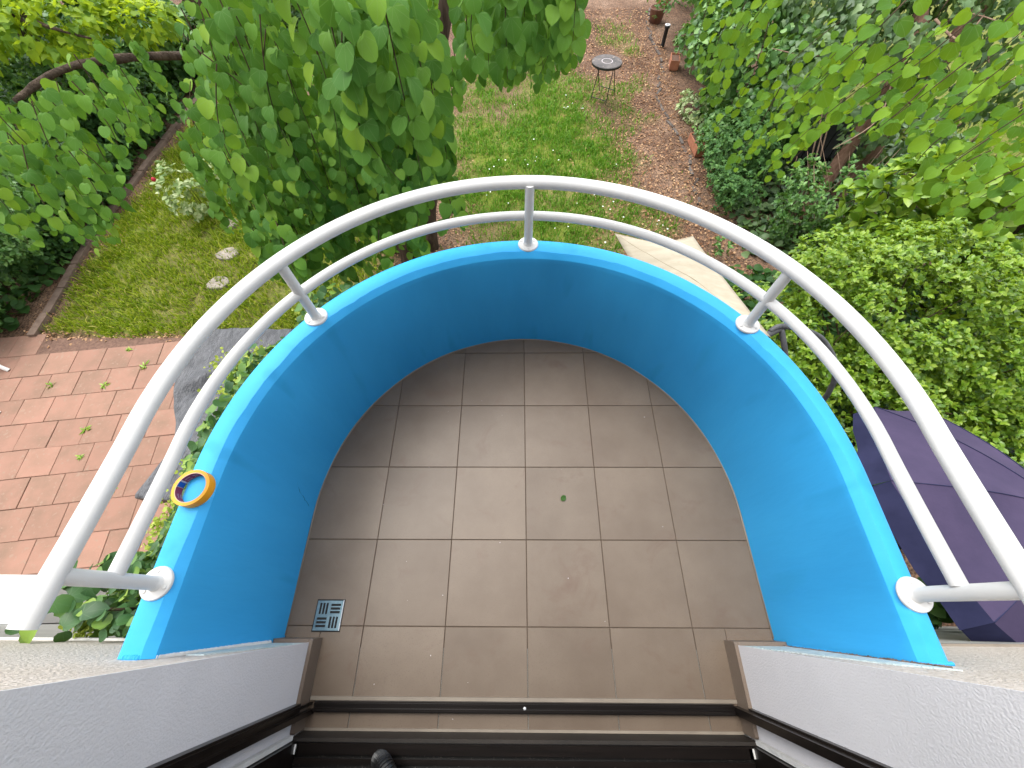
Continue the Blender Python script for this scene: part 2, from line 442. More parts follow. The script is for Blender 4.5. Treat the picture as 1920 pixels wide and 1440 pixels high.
M['privet'] = leaf_mat('glossy_lime_leaf', [(0.0, (0.085, 0.190, 0.018)), (0.5, (0.190, 0.340, 0.026)), (1.0, (0.340, 0.480, 0.050))], veins=False, trans=0.3, tcol=(0.44, 0.56, 0.02), rough=0.34, spec=0.5)
M['feather'] = leaf_mat('feathery_leaf', [(0.0, (0.040, 0.110, 0.030)), (0.6, (0.075, 0.180, 0.046)), (1.0, (0.130, 0.260, 0.070))], veins=False, trans=0.25)
M['hydrangea'] = leaf_mat('dark_glossy_leaf', [(0.0, (0.030, 0.080, 0.030)), (0.5, (0.062, 0.150, 0.046)), (0.8, (0.120, 0.235, 0.050)), (1.0, (0.24, 0.36, 0.055))], trans=0.18, rough=0.42, spec=0.32, vein=(0.14, 0.24, 0.11))
M['lime_flower'] = leaf_mat('lime_floret', [(0.0, (0.30, 0.40, 0.05)), (1.0, (0.50, 0.58, 0.12))], veins=False, trans=0.3, tcol=(0.5, 0.6, 0.06))
M['variegated'] = leaf_mat('cream_green_leaf', [(0.0, (0.13, 0.23, 0.07)), (0.5, (0.32, 0.42, 0.17)), (1.0, (0.56, 0.62, 0.36))], veins=False, trans=0.25, tcol=(0.5, 0.6, 0.2))
M['grass'] = leaf_mat('grass_blade', [(0.0, (0.085, 0.165, 0.010)), (0.5, (0.225, 0.320, 0.018)), (0.85, (0.400, 0.470, 0.035)), (1.0, (0.60, 0.52, 0.16))], veins=False, trans=0.35, tcol=(0.32, 0.44, 0.01), rough=0.5)
M['grass_cool'] = leaf_mat('cool_grass_blade', [(0.0, (0.055, 0.170, 0.016)), (0.55, (0.125, 0.300, 0.026)), (0.9, (0.225, 0.400, 0.045)), (1.0, (0.40, 0.36, 0.14))], veins=False, trans=0.32, tcol=(0.22, 0.40, 0.02), rough=0.5)
M['litter'] = leaf_mat('dry_leaf', [(0.0, (0.12, 0.055, 0.028)), (0.5, (0.30, 0.155, 0.08)), (1.0, (0.55, 0.36, 0.20))], veins=False, trans=0.1, tcol=(0.4, 0.2, 0.1), rough=0.8)

# ------------------------------------------------------------------ ground of the garden
def grass_density(x, y):
    x = np.asarray(x, float); y = np.asarray(y, float)
    n1 = vnoise(x, y, 1.1, 3) - 0.5; n2 = vnoise(x, y, 3.1, 4) - 0.5
    ss = lambda a, b, t: np.clip((t - a) / (b - a), 0, 1)
    wob = n1 * 0.9 + n2 * 0.35
    # left lawn, between the kerb and the tree
    left = ss(-7.0, -6.75, x + wob * 0.12) * ss(-2.2, -2.7, x + wob) * ss(3.42, 3.56, y + wob * 0.12) * ss(10.0, 8.4, y + wob)
    # lawn under the tree
    rx = 1.85 - 0.10 * (y - 7) + wob * 0.8
    mid = ss(-1.5, -0.75, x + wob * 0.5) * ss(rx + 0.5, rx - 0.45, x) * ss(4.2, 4.6, y) * ss(12.4, 9.2, y + wob * 1.2)
    mid = mid * np.clip(0.80 + 1.5 * wob, 0.12, 1)
    sparse = 0.34 * ss(0.55, 0.75, vnoise(x, y, 1.7, 8)) * ss(0.2, 0.8, x) * ss(3.1, 2.7, x) * ss(4.4, 5, y) * ss(14, 12, y)
    right = ss(6.6, 7.0, x + wob * 0.3)
    return np.clip(np.maximum(np.maximum(left * (0.80 + 0.6 * np.clip(wob, -.3, .3)), mid), np.maximum(sparse, right * 0.8)), 0, 1)

def make_ground():
    xs = np.concatenate([[-60, -30], np.arange(-12, 12.01, 0.1), [30, 60]])
    ys = np.concatenate([[-20, -6], np.arange(-0.5, 17.01, 0.1), [30, 60]])
    X, Y = np.meshgrid(xs, ys, indexing='ij')
    Z = G + 0.03 * (vnoise(X, Y, 0.9, 21) - 0.5) * ((Y > 3.6) | (np.abs(X) > 8)) - 0.012
    nx, ny = X.shape
    V = np.stack([X, Y, Z], -1).reshape(-1, 3)
    idx = np.arange(nx * ny).reshape(nx, ny)
    F = np.stack([idx[:-1, :-1], idx[1:, :-1], idx[1:, 1:], idx[:-1, 1:]], -1).reshape(-1, 4)
    m = new_mat('garden_soil'); n, l = nid(m); b = n['Principled BSDF']
    tc = N(n, 'TexCoord')
    t = N(n, 'TexNoise', Scale=1.1, Detail=6.0, Roughness=0.65); l.new(tc.outputs['Object'], t.inputs['Vector'])
    soil = ramp(n, [(0.32, (0.095, 0.056, 0.038)), (0.52, (0.175, 0.112, 0.078)), (0.72, (0.28, 0.195, 0.142))]); l.new(t.outputs[0], soil.inputs[0])
    t2 = N(n, 'TexNoise', Scale=38.0, Detail=3.0); l.new(tc.outputs['Object'], t2.inputs['Vector'])
    fl = ramp(n, [(0.38, (0.45, 0.42, 0.40)), (0.52, (1, 1, 1)), (0.66, (1.55, 1.35, 1.15))]); l.new(t2.outputs[0], fl.inputs[0])
    sc = mixc(n, l, 1.0, soil.outputs[0], fl.outputs[0], 'MULTIPLY')
    at = N(n, 'Attribute', attribute_name='grass')
    t3 = N(n, 'TexNoise', Scale=14.0, Detail=4.0); l.new(tc.outputs['Object'], t3.inputs['Vector'])
    gr = ramp(n, [(0.3, (0.085, 0.130, 0.014)), (0.6, (0.16, 0.215, 0.024)), (0.8, (0.26, 0.22, 0.07))]); l.new(t3.outputs[0], gr.inputs[0])
    fac = mathn(n, l, 'MULTIPLY', at.outputs['Fac'], 0.85)
    l.new(mixc(n, l, fac, sc, gr.outputs[0]), b.inputs['Base Color'])
    b.inputs['Roughness'].default_value = 0.95; b.inputs['Specular IOR Level'].default_value = 0.15
    bm = N(n, 'Bump', Strength=0.7, Distance=0.03); l.new(t2.outputs[0], bm.inputs['Height']); l.new(bm.outputs[0], b.inputs['Normal'])
    me = mesh_from('ground', V, F, m, True)
    a = me.attributes.new('grass', 'FLOAT', 'POINT')
    a.data.foreach_set('value', grass_density(V[:, 0], V[:, 1]).astype(np.float32))
    o = link('ground', me)
    tag(o, kind='structure')

make_ground()

def scatter(n, x0, x1, y0, y1, dens=None):
    x = rng.uniform(x0, x1, n); y = rng.uniform(y0, y1, n)
    if dens is not None:
        k = rng.random(n) < dens(x, y); x, y = x[k], y[k]
    return x, y

def blades(name, x, y, hmin, hmax, mat, label, wide=0.0075, lean=0.6):
    n = len(x)
    h = rng.uniform(hmin, hmax, n); a = rng.uniform(0, 2 * PI, n)
    d = rng.uniform(0.15, lean, n); la = rng.uniform(0, 2 * PI, n)
    w = wide * rng.uniform(0.7, 1.3, n)
    p = np.stack([x, y, np.full(n, G - 0.01)], 1)
    side = np.stack([np.cos(a), np.sin(a), np.zeros(n)], 1) * w[:, None]
    ln = np.stack([np.cos(la), np.sin(la), np.zeros(n)], 1)
    up = np.array([0, 0, 1.0])
    m1 = p + up * (h * 0.55)[:, None] + ln * (h * d * 0.35)[:, None]
    t = p + up * h[:, None] * (1 - 0.35 * d)[:, None] + ln * (h * d)[:, None]
    V = np.stack([p - side, p + side, m1 + side * 0.8, m1 - side * 0.8, t], 1).reshape(-1, 3)
    k = (np.arange(n) * 5)[:, None]
    F = np.concatenate([k + [[0, 1, 2]], k + [[0, 2, 3]], k + [[3, 2, 4]]], 1).reshape(-1, 3)
    me = bpy.data.meshes.new(name)
    me.vertices.add(len(V)); me.vertices.foreach_set('co', V.reshape(-1).astype(np.float32))
    me.loops.add(len(F) * 3); me.loops.foreach_set('vertex_index', F.reshape(-1).astype(np.int32))
    me.polygons.add(len(F)); me.polygons.foreach_set('loop_start', (np.arange(len(F)) * 3).astype(np.int32))
    me.materials.append(mat); me.update(calc_edges=True)
    o = link(name, me)
    tag(o, label, 'grass', kind='stuff')
    return o

clump = lambda X, Y: grass_density(X, Y) * np.clip(0.35 + 1.3 * (vnoise(X, Y, 5.0, 61) - .25), .15, 1)
x, y = scatter(105000, -7.2, -2.2, 3.3, 10, clump)
blades('lawn_grass', x, y, 0.05, 0.14, M['grass'], 'sunny yellow-green lawn grass between the red edging and the tree', wide=0.008, lean=0.9)
x, y = scatter(110000, -1.6, 3.3, 4.2, 14, clump)
blades('lawn_grass', x, y, 0.04, 0.13, M['grass_cool'], 'patchy cool green grass running out to bare earth under the tree', wide=0.0085, lean=0.9)
x, y = scatter(16000, 6.5, 11, 2.0, 9, grass_density)
blades('lawn_grass', x, y, 0.03, 0.08, M['grass_cool'], 'shaded dark lawn grass behind the lime green shrub', wide=0.008)

# fallen leaves on the bare earth
def litter(name, x, y, s0, s1, label, mat='litter', z=G, cat='leaf litter'):
    n = len(x)
    a = rng.uniform(0, 2 * PI, n)
    tip = np.stack([np.cos(a), np.sin(a), rng.uniform(-0.25, 0.25, n)], 1)
    nr = np.stack([rng.normal(0, .35, n), rng.normal(0, .35, n), np.ones(n)], 1)
    me = mass_mesh(name, 'oval', np.stack([x, y, z + rng.uniform(0.006, 0.02, n)], 1), tip, nr, rng.uniform(s0, s1, n), M[mat], wide=1.3)
    return tag(link(name, me), label, cat, kind='stuff')
bare = lambda X, Y: np.clip(1.0 - grass_density(X, Y) * 0.9, 0, 1) * (0.35 + 0.65 * vnoise(X, Y, 0.9, 31))
x, y = scatter(15000, 0.9, 3.6, 4.4, 14.5, bare)
litter('fallen_leaves', x, y, 0.018, 0.05, 'tan and rust fallen leaves scattered along the bare earth path')
x, y = scatter(2600, -2.2, -0.7, 4.6, 11, bare)
litter('fallen_leaves', x, y, 0.018, 0.045, 'tan leaf litter round the tree trunks')
x, y = scatter(1000, -6.9, -3.4, 3.0, 3.5)
k = rng.random(len(x)) < np.exp(-((y - (3.42 + 0.117 * (x + 6.0) * 0.3)) / 0.07) ** 2)
litter('fallen_leaves', x[k], y[k], 0.02, 0.05, 'line of rust coloured dead leaves where paving meets grass')
x, y = scatter(700, -7.2, -6.6, 3.2, 9.5)
litter('fallen_leaves', x, y, 0.02, 0.045, 'brown leaf litter along the red edging stones')

# white clover heads in the grass
x, y = scatter(230, -0.6, 2.6, 5.0, 10.5, lambda X, Y: np.clip(grass_density(X, Y), 0, 1) * (vnoise(X, Y, 1.3, 44) > 0.55))
n_ = len(x); a_ = rng.uniform(0, 6.28, n_)
tag(link('clover_flowers', mass_mesh('clover_flowers', 'round', np.stack([x, y, G + rng.uniform(0.05, 0.09, n_)], 1), np.stack([np.cos(a_), np.sin(a_), 0 * a_], 1), np.tile([0, 0, 1.0], (n_, 1)), rng.uniform(0.016, 0.03, n_), M['flower_white'])), 'white clover and daisy heads dotted in the grass', 'flowers', kind='stuff')

# ------------------------------------------------------------------ red paved patio below on the left
patio = MB().box((-9.6, -0.065, G - 0.10), (-2.0, 3.40, G + 0.013)).build('patio', M['joint'])
tag(patio, kind='structure')
PA = math.radians(6.6)
pw, pd = 0.386, 0.366
slab_me = []
for k in range(3):
    b_ = MB().prism([(-pw / 2 + .003, -pd / 2 + .003), (pw / 2 - .003, -pd / 2 + .003), (pw / 2 - .003, pd / 2 - .003), (-pw / 2 + .003, pd / 2 - .003)], -0.02, 0.022, 0.004)
    slab_me.append(mesh_from('paving_slab', b_.v, b_.f, M['paver']))
ca, sa = math.cos(PA), math.sin(PA)
o_ref = (-5.881, 2.478)
for row in range(-8, 3):
    for col in range(-9, 11):
        u = (col + (0.5 if row % 2 else 0.0)) * pw + pw / 2; v = row * pd + pd / 2
        X_, Y_ = o_ref[0] + u * ca - v * sa, o_ref[1] + u * sa + v * ca
        if Y_ - pd * 0.6 < -0.02 or Y_ > 3.32 + 0.02 * (X_ + 6) or X_ > -2.9 or X_ < -8.0: continue
        o = link('paving_slab', slab_me[(row * 7 + col) % 3], patio, (X_ + rng.normal(0, .002), Y_ + rng.normal(0, .002), G + rng.normal(0, .0018)))
        o.rotation_euler = (rng.normal(0, .004), rng.normal(0, .004), PA + rng.normal(0, .004))

# weeds in the joints
def weed(x, y, n, s, where, g='weeds in the patio joints'):
    t = thing('weed', where, 'weed', (x, y, G + 0.02), g)
    a = rng.uniform(0, 2 * PI, n)
    tip = np.stack([np.cos(a), np.sin(a), rng.uniform(0.1, 0.9, n)], 1)
    me = mass_mesh('weed_leaves', 'lance', rng.normal(0, 0.012, (n, 3)) * [1, 1, 0.2], tip, np.tile([0, 0, 1.0], (n, 1)) + rng.normal(0, .3, (n, 3)), rng.uniform(0.5, 1, n) * s, M['privet'])
    link('foliage', me, t)
for px_, py_, n_, s_, w_ in ((-6.22, 2.62, 14, .07, 'small dry green weed in the second paving row from the lawn'),
                             (-5.50, 2.62, 16, .08, 'fresh green weed tuft in the paving near the top rail'),
                             (-5.42, 1.98, 12, .08, 'weed sprouting in the third paving row, near the tarpaulin'),
                             (-5.45, 3.20, 14, .07, 'yellowish weed tuft at the paving edge by the lawn'),
                             (-5.30, 1.62, 14, .06, 'flat olive weed in the fourth paving row'),
                             (-5.10, 2.92, 8, .10, 'thin straggling weed in the joint nearest the tarpaulin corner'),
                             (-4.70, 1.25, 9, .07, 'thin straw coloured weed between slabs beside the tarpaulin')):
    weed(px_, py_, n_, s_, w_)

# ------------------------------------------------------------------ edging and stepping stones
edge = thing('garden_edging', 'weathered red edging strip curving along the left side of the lawn', 'edging', (-7.05, 3.4, G))
ex = lambda yy: -6.97 - 0.22 * math.sin(min(1, (yy - 3.4) / 5.0) * PI * 0.75) + 0.03 * math.sin(yy * 2)
yy = 3.42
while yy < 10.2:
    L_ = rng.uniform(0.40, 0.52)
    a = math.atan2(L_, ex(yy + L_) - ex(yy)) - PI / 2
    b_ = MB().box((-0.055, 0.006, -0.02), (0.055, L_ - 0.006, 0.055 + rng.uniform(-.008, .008)))
    o = link('edging_stone', mesh_from('edging_stone', b_.v, b_.f, M['kerb']), edge, (ex(yy) + 7.05, yy - 3.4, 0))
    o.rotation_euler = (0, 0, a)
    yy += L_

edge2 = thing('garden_edging', 'thin grey stone edging winding along the right side of the bare path', 'edging', (3.2, 7.0, G))
pts = [(3.12, 6.2), (3.20, 7.0), (3.24, 7.7), (3.20, 8.3), (3.06, 9.2), (3.02, 9.9), (3.16, 10.5), (3.36, 11.0), (3.42, 11.7), (3.36, 12.5), (3.42, 13.4), (3.6, 14.5)]
P_ = [np.array(p) for p in pts]
for i in range(len(P_) - 1):
    seg = P_[i + 1] - P_[i]; m_ = max(1, int(round(np.linalg.norm(seg) / 0.3)))
    for j in range(m_):
        p0 = P_[i] + seg * j / m_; L_ = np.linalg.norm(seg) / m_
        b_ = MB().box((-0.026, 0.02 + rng.uniform(0, .04), -0.02), (0.026, L_ - 0.02, 0.012 + rng.uniform(-.01, .01)))
        o = link('edging_stone', mesh_from('edging_stone', b_.v, b_.f, M['kerb_grey']), edge2, (p0[0] - 3.2, p0[1] - 7.0, 0))
        o.rotation_euler = (rng.normal(0, .03), rng.normal(0, .05), math.atan2(seg[1], seg[0]) - PI / 2 + rng.normal(0, .10))

def stepping(x, y, r, label):
    n = 9; a0 = rng.uniform(0, 6)
    poly = [(r * rng.uniform(.78, 1.15) * math.cos(a0 + 2 * PI * k / n) * 1.25, r * rng.uniform(.8, 1.1) * math.sin(a0 + 2 * PI * k / n)) for k in range(n)]
    b_ = MB().prism(poly, -0.02, 0.045, 0.008)
    o = link('stepping_stone', mesh_from('stepping_stone', b_.v, b_.f, M['stone']), None, (x, y, G))
    tag(o, label, 'stepping stone', 'stepping stones in the left lawn')
stepping(-4.95, 6.45, .12, 'pale stepping stone farthest from the house, beside the cream rose bush')
stepping(-4.93, 5.80, .13, 'second pale stepping stone, half hidden by hanging leaves')
stepping(-4.72, 5.06, .145, 'third stepping stone, in open grass above the white top rail')
stepping(-4.66, 4.42, .14, 'stepping stone nearest the patio, touching the top rail in view')

# ------------------------------------------------------------------ house
house = thing('house', 'cream rendered house wall with white door reveal behind the balcony', 'house', (0, -0.05, G))
FY, BY = -0.05, -0.33
DL, DR, DH = -0.755, 0.715, 2.35
def wallbox(name, lo, hi, mat): return MB().box(lo, hi).build(name, mat, house)
# thick rendered upper wall left and right of the door, above it, and the smooth lower wall set back under a drip edge
wallbox('wall', (-9.0, BY, 0.0), (DL - 0.004, FY, 2.56), M['rough_stucco'])
wallbox('wall', (DR + 0.004, BY, 0.0), (9.0, FY, 2.56), M['rough_stucco'])
wallbox('wall', (DL - 0.004, BY, DH), (DR + 0.004, FY, 2.56), M['rough_stucco'])
wallbox('lower_wall', (-9.0, BY, G - 0.2), (9.0, FY - 0.016, -0.004), M['grey_wall'])
wallbox('drip_edge', (-9.0, FY - 0.012, -0.012), (-0.965, FY + 0.008, 0.010), M['caulk'])
wallbox('drip_edge', (0.965, FY - 0.012, -0.012), (9.0, FY + 0.008, 0.010), M['bronze_trim'])
# smooth white reveal faces lining the opening
wallbox('door_reveal', (DL - 0.004, -0.30, 0.0), (DL, FY + 0.003, DH), M['stucco'])
wallbox('door_reveal', (DR, -0.30, 0.0), (DR + 0.004, FY + 0.003, DH), M['stucco'])
# door frame and sill
wallbox('door_frame', (DL - 0.02, -0.42, 0.03), (DL + 0.0295, -0.3065, DH), M['black_alu'])
wallbox('door_frame', (DR - 0.0295, -0.42, 0.03), (DR + 0.02, -0.3065, DH), M['black_alu'])
wallbox('door_frame', (DL + 0.030, -0.42, DH - 0.07), (DR - 0.030, -0.3065, DH), M['black_alu'])
wallbox('frame_trim', (DL + 0.003, -0.304, 0.085), (DL + 0.017, -0.292, DH - 0.01), M['caulk'])
wallbox('frame_trim', (DR - 0.017, -0.304, 0.085), (DR - 0.003, -0.292, DH - 0.01), M['caulk'])
sill = wallbox('door_sill', (DL + 0.03, -0.56, 0.03), (DR - 0.03, -0.3065, 0.082), M['sill'])
for k, (ya, yb, h) in enumerate(((-0.335, -0.308, .092), (-0.358, -0.345, .088), (-0.376, -0.368, .102), (-0.41, -0.395, .092), (-0.46, -0.435, .10))):
    MB().box((DL + 0.035, ya, 0.0825), (DR - 0.035, yb, h)).build('sill_rail', M['black_alu'], sill, off=house.location)
wallbox('sill_upstand', (DL + 0.012, -0.306, 0.0), (DR - 0.012, -0.297, 0.085), M['skirt_dark'])
wallbox('sealant', (DL + 0.012, -0.2965, -0.002), (DR - 0.012, -0.289, 0.004), M['bronze_trim'])
wallbox('corner_filler', (DL + 0.012, -0.335, 0.0855), (DL + 0.040, -0.312, 0.092), M['caulk'])
wallbox('corner_filler', (DR - 0.045, -0.335, 0.0855), (DR - 0.012, -0.312, 0.092), M['caulk'])
wallbox('roof', (-9.2, -5.2, 2.572), (9.2, -0.04, 2.68), M['grey_wall'])  # unseen flat roof; house top kept low so sky light reaches the parapet
# room behind the open door
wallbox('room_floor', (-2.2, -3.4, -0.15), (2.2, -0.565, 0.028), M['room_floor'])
wallbox('room_wall', (-2.35, -3.4, -0.15), (-2.2, BY - 0.002, 2.46), M['plaster_in'])
wallbox('room_wall', (2.2, -3.4, -0.15), (2.35, BY - 0.002, 2.46), M['plaster_in'])
wallbox('room_wall', (-2.35, -3.55, -0.15), (2.35, -3.402, 2.46), M['plaster_in'])
wallbox('room_ceiling', (-2.35, -3.55, 2.462), (2.35, BY - 0.002, 2.55), M['plaster_in'])

# ------------------------------------------------------------------ balcony floor with single tiles
CX, CY, RI, RO = 0.0, 0.402, 0.884, 0.948
fl_base = MB()
arc = [(CX + RO * math.cos(a), CY + RO * math.sin(a)) for a in np.linspace(0, PI, 41)]
fl_base.prism([(CX + RO, -0.046)] + arc + [(CX - RO, -0.046)], -0.17, -0.004)
fl_base.box((DL, -0.315, -0.16), (DR, -0.0465, -0.004))
bfloor = fl_base.build('balcony_floor', M['grout'])
tag(bfloor, kind='structure')

def clip(poly, a, b, c):       # keep a*x+b*y<=c
    out = []
    for i in range(len(poly)):
        p, q = poly[i], poly[(i + 1) % len(poly)]
        dp, dq = a * p[0] + b * p[1] - c, a * q[0] + b * q[1] - c
        if dp <= 0: out.append(p)
        if dp * dq < 0:
            t = dp / (dp - dq); out.append((p[0] + (q[0] - p[0]) * t, p[1] + (q[1] - p[1]) * t))
    return out

T_ = 0.30; J = 0.0012
def tile(poly):
    if len(poly) < 3: return
    ar = 0.5 * abs(sum(poly[i][0] * poly[(i + 1) % len(poly)][1] - poly[(i + 1) % len(poly)][0] * poly[i][1] for i in range(len(poly))))
    if ar < 0.0004: return
    cx = sum(p[0] for p in poly) / len(poly); cy = sum(p[1] for p in poly) / len(poly)
    b_ = MB().prism([(p[0] - cx, p[1] - cy) for p in poly], -0.004, 0.0, 0.0012)
    o = link('tile', mesh_from('tile', b_.v, b_.f, M['tile']), bfloor, (cx, cy, rng.normal(0, .0002)))
for i in range(-4, 4):
    for j in range(-1, 5):
        x0, x1, y0, y1 = i * T_ + J, (i + 1) * T_ - J, j * T_ + J, (j + 1) * T_ - J
        rect = [(x0, y0), (x1, y0), (x1, y1), (x0, y1)]
        if j >= 0:
            q = rect
            for a in np.linspace(0, PI, 37):
                q = clip(q, math.cos(a), math.sin(a), (RI - 0.004) + CX * math.cos(a) + CY * math.sin(a)) if q else q
            tile(q)
        else:
            q = clip(clip(rect, 0, -1, 0.293), 1, 0, DR - .001)
            q = clip(q, -1, 0, -DL - .001) if q else q
            if q: tile(q)
            for sg in (-1, 1):
                q = clip(rect, 0, -1, 0.0425)
                q = clip(q, -sg, 0, -(abs(DL if sg < 0 else DR) + 0.002)) if q else q
                q = clip(q, sg, 0, RI - 0.004) if q else q
                if q: tile(q)

# skirting of the same stoneware
sk = MB(); h_ = 0.078
for s0, s1 in (((DL, -0.293), (DL + 0.012, -0.036)),): sk.prism([(s0[0], s0[1]), (s1[0], s0[1]), (s1[0], s1[1]), (s0[0], s1[1])], 0.0, h_, 0.004)
sk.build('skirting', M['skirt'], bfloor)
MB().prism([(DR - 0.012, -0.293), (DR, -0.293), (DR, -0.036), (DR - 0.012, -0.036)], 0.0, h_, 0.004).build('skirting', M['skirt'], bfloor)
MB().prism([(-RI + 0.002, -0.049), (DL - .001, -0.049), (DL - .001, -0.036), (-RI + 0.002, -0.036)], 0.0, h_ + .001, 0.004).build('skirting', M['skirt'], bfloor)
MB().prism([(DR + .001, -0.049), (RI - 0.002, -0.049), (RI - 0.002, -0.036), (DR + .001, -0.036)], 0.0, h_ + .001, 0.004).build('skirting', M['skirt'], bfloor)
# pale line of sealant round the foot of the parapet
path = [(-RI + .002, -0.03, .001)] + [(CX + (RI - .002) * math.cos(a), CY + (RI - .002) * math.sin(a), 0.001) for a in np.linspace(PI, 0, 60)] + [(RI - .002, -0.03, .001)]
MB().tube(path, 0.0032, 5).build('sealant_line', M['bronze_trim'], bfloor, smooth=True)

# small dry leaf and crumbs lying on the tiles
lo = link('fallen_leaf', None)
me = mass_mesh('fallen_leaf', 'oval', np.array([[0, 0, 0.0]]), np.array([[0.75, 0.65, 0.06]]), np.array([[0.2, -0.2, 1.0]]), np.array([0.030]), M['deep_leaf'], wide=1.5)
bpy.data.objects.remove(lo)
lo = link('fallen_leaf', me, None, (0.147, 0.456, 0.005))
tag(lo, 'small dark green leaf lying on the brown balcony tiles', 'leaf')
x, y = rng.uniform(-0.7, 0.7, 18), rng.uniform(-0.27, 1.0, 18)
cr = mass_mesh('paint_crumbs', 'oval', np.stack([x, y, np.full(18, 0.001)], 1), np.stack([np.cos(x * 50), np.sin(x * 50), 0 * x], 1), np.tile([0, 0, 1.0], (18, 1)), rng.uniform(0.002, 0.006, 18), M['paleprint'])
tag(link('paint_crumbs', cr), 'tiny pale paint crumbs on the brown balcony tiles', 'crumbs', kind='stuff')

# ------------------------------------------------------------------ parapet
parapet = thing('parapet', 'curved sky blue painted parapet wall of the balcony', 'parapet', (0, 0.4, 0))
prof = [(RO, -0.28), (RO, 0.600), (RO - .005, 0.608), (RO - .012, 0.611), (RI + 0.0175, 0.6115), (RI + 0.0165, 0.6107), (RI + .0012, 0.5905), (RI + 0.0002, 0.584), (RI, 0.565), (RI, 0.30), (RI, 0.0), (RI, -0.17)]
us = [('s', -1, t) for t in np.linspace(-0.049, CY, 16)[:-1]] + [('a', a, 0) for a in np.linspace(PI, 0, 121)] + [('s', 1, t) for t in np.linspace(CY, -0.049, 16)[1:]]
vs = []; m_ = len(prof)
for iu, (kd, a, t) in enumerate(us):
    for k, (r, z) in enumerate(prof):
        rr, zz = r, z
        if 4 <= k <= 5:                       # hand-trowelled, slightly wavy inner arris
            if k == 4: w_ = 0.0013 * math.sin(iu * 0.9 + 1) + 0.0012 * math.sin(iu * 0.37) + rng.normal(0, .0009)
            rr += w_
        elif 8 <= k <= 10: rr += 0.002 * math.sin(iu * 0.31 + k) 
        ox, oy, dr_ = (-.012, .380, .003) if k <= 3 else ((-.002, .364, -.003) if k <= 8 else ((0, .384, 0) if k == 9 else (CX, CY, 0)))     # the coping is cast slightly off the foot of the wall
        rr += dr_
        tt = -0.049 + (t + 0.049) * (oy + 0.049) / (CY + 0.049)
        vs.append((ox + a * rr, tt, zz) if kd == 's' else (ox + rr * math.cos(a), oy + rr * math.sin(a), zz))
fs = [(i * m_ + k, (i + 1) * m_ + k, (i + 1) * m_ + (k + 1) % m_, i * m_ + (k + 1) % m_) for i in range(len(us) - 1) for k in range(m_)]
fs += [tuple(range(m_)), tuple(reversed([(len(us) - 1) * m_ + k for k in range(m_)]))]
b_ = MB(); b_.add(vs, fs)
auto_smooth(b_.build('wall', M['blue'], parapet), 22)
# blue paint lapping on to the render at both ends, white filler bead on the left, broken joint on the right
def bead(name, pts, r, mat, jit=0.3, seg=60):
    P = [np.array(p, float) for p in pts]; path = []; rad = []
    for i in range(len(P) - 1):
        for t in np.linspace(0, 1, seg, endpoint=False): path.append(P[i] * (1 - t) + P[i + 1] * t)
    path.append(P[-1])
    rad = [max(r * 0.25, r * (1 + rng.normal(0, jit))) for _ in path]
    return MB().tube(path, rad, 6).build(name, mat, parapet, smooth=True)
bead('filler_bead', [(-RI + .004, -0.047, 0.10), (-RI - .002, -0.047, 0.30), (-RI - 0.006, -0.047, 0.588)], 0.0075, M['caulk'], .07)
bead('paint_lap', [(-RI - 0.022, -0.047, 0.609), (-RO + .006, -0.047, 0.607)], 0.008, M['blue'], .12)
bead('paint_lap', [(RI - .001, -0.0465, 0.10), (RI + 0.002, -0.0465, 0.59)], 0.004, M['blue'], .08)
bead('paint_lap', [(RI + 0.02, -0.0465, 0.609), (RO - .004, -0.0465, 0.606)], 0.005, M['blue'], .06)
bead('open_joint', [(RI - 0.018, -0.0475, 0.09), (RI - 0.014, -0.0475, 0.30), (RI - 0.010, -0.0475, 0.56), (RI + 0.006, -0.0475, 0.66)], 0.0030, M['crack'], .30)
def crack(pts, r=.0007):
    q = []
    for i in range(len(pts) - 1):
        for t in np.linspace(0, 1, 14, endpoint=False):
            a, z = pts[i][0] * (1 - t) + pts[i + 1][0] * t, pts[i][1] * (1 - t) + pts[i + 1][1] * t
            a += rng.normal(0, .0018); z += rng.normal(0, .0010)
            if a > 0: q.append((CX + (RI + .0004) * math.cos(a), CY + (RI + .0004) * math.sin(a), z))
    MB().tube(q, [r * rng.uniform(.3, 1.3) for _ in q], 5).build('hairline_crack', M['blue_dark'], parapet)
crack([(PI - .02, .05), (PI - .06, .16), (PI - .16, .27)]); crack([(.06, .34), (.14, .26), (.22, .21)]); crack([(.30, .20), (.36, .14)], .0005); crack([(1.2, .46), (1.26, .38)], .0005)
def smear(name, pts, mat, parent):
    n = len(pts)
    v = [(x, -0.0485 + 0.0012, z) for x, z in pts] + [(x, -0.051, z) for x, z in pts]
    f = [tuple(range(n))[::-1]] + [(k, (k + 1) % n, n + (k + 1) % n, n + k) for k in range(n)]
    MB().add(v, f).build(name, mat, parent)
smear('wash_smear', [(-0.76, 0.085), (-0.78, 0.14), (-0.80, 0.30), (-0.83, 0.50), (-0.875, 0.50), (-0.876, 0.30), (-0.876, 0.10)][::-1], M['wash'], house)
smear('wash_smear', [(0.722, 0.085), (0.745, 0.20), (0.775, 0.40), (0.815, 0.60), (0.875, 0.70), (0.872, 0.40), (0.870, 0.10)], M['wash'], house)

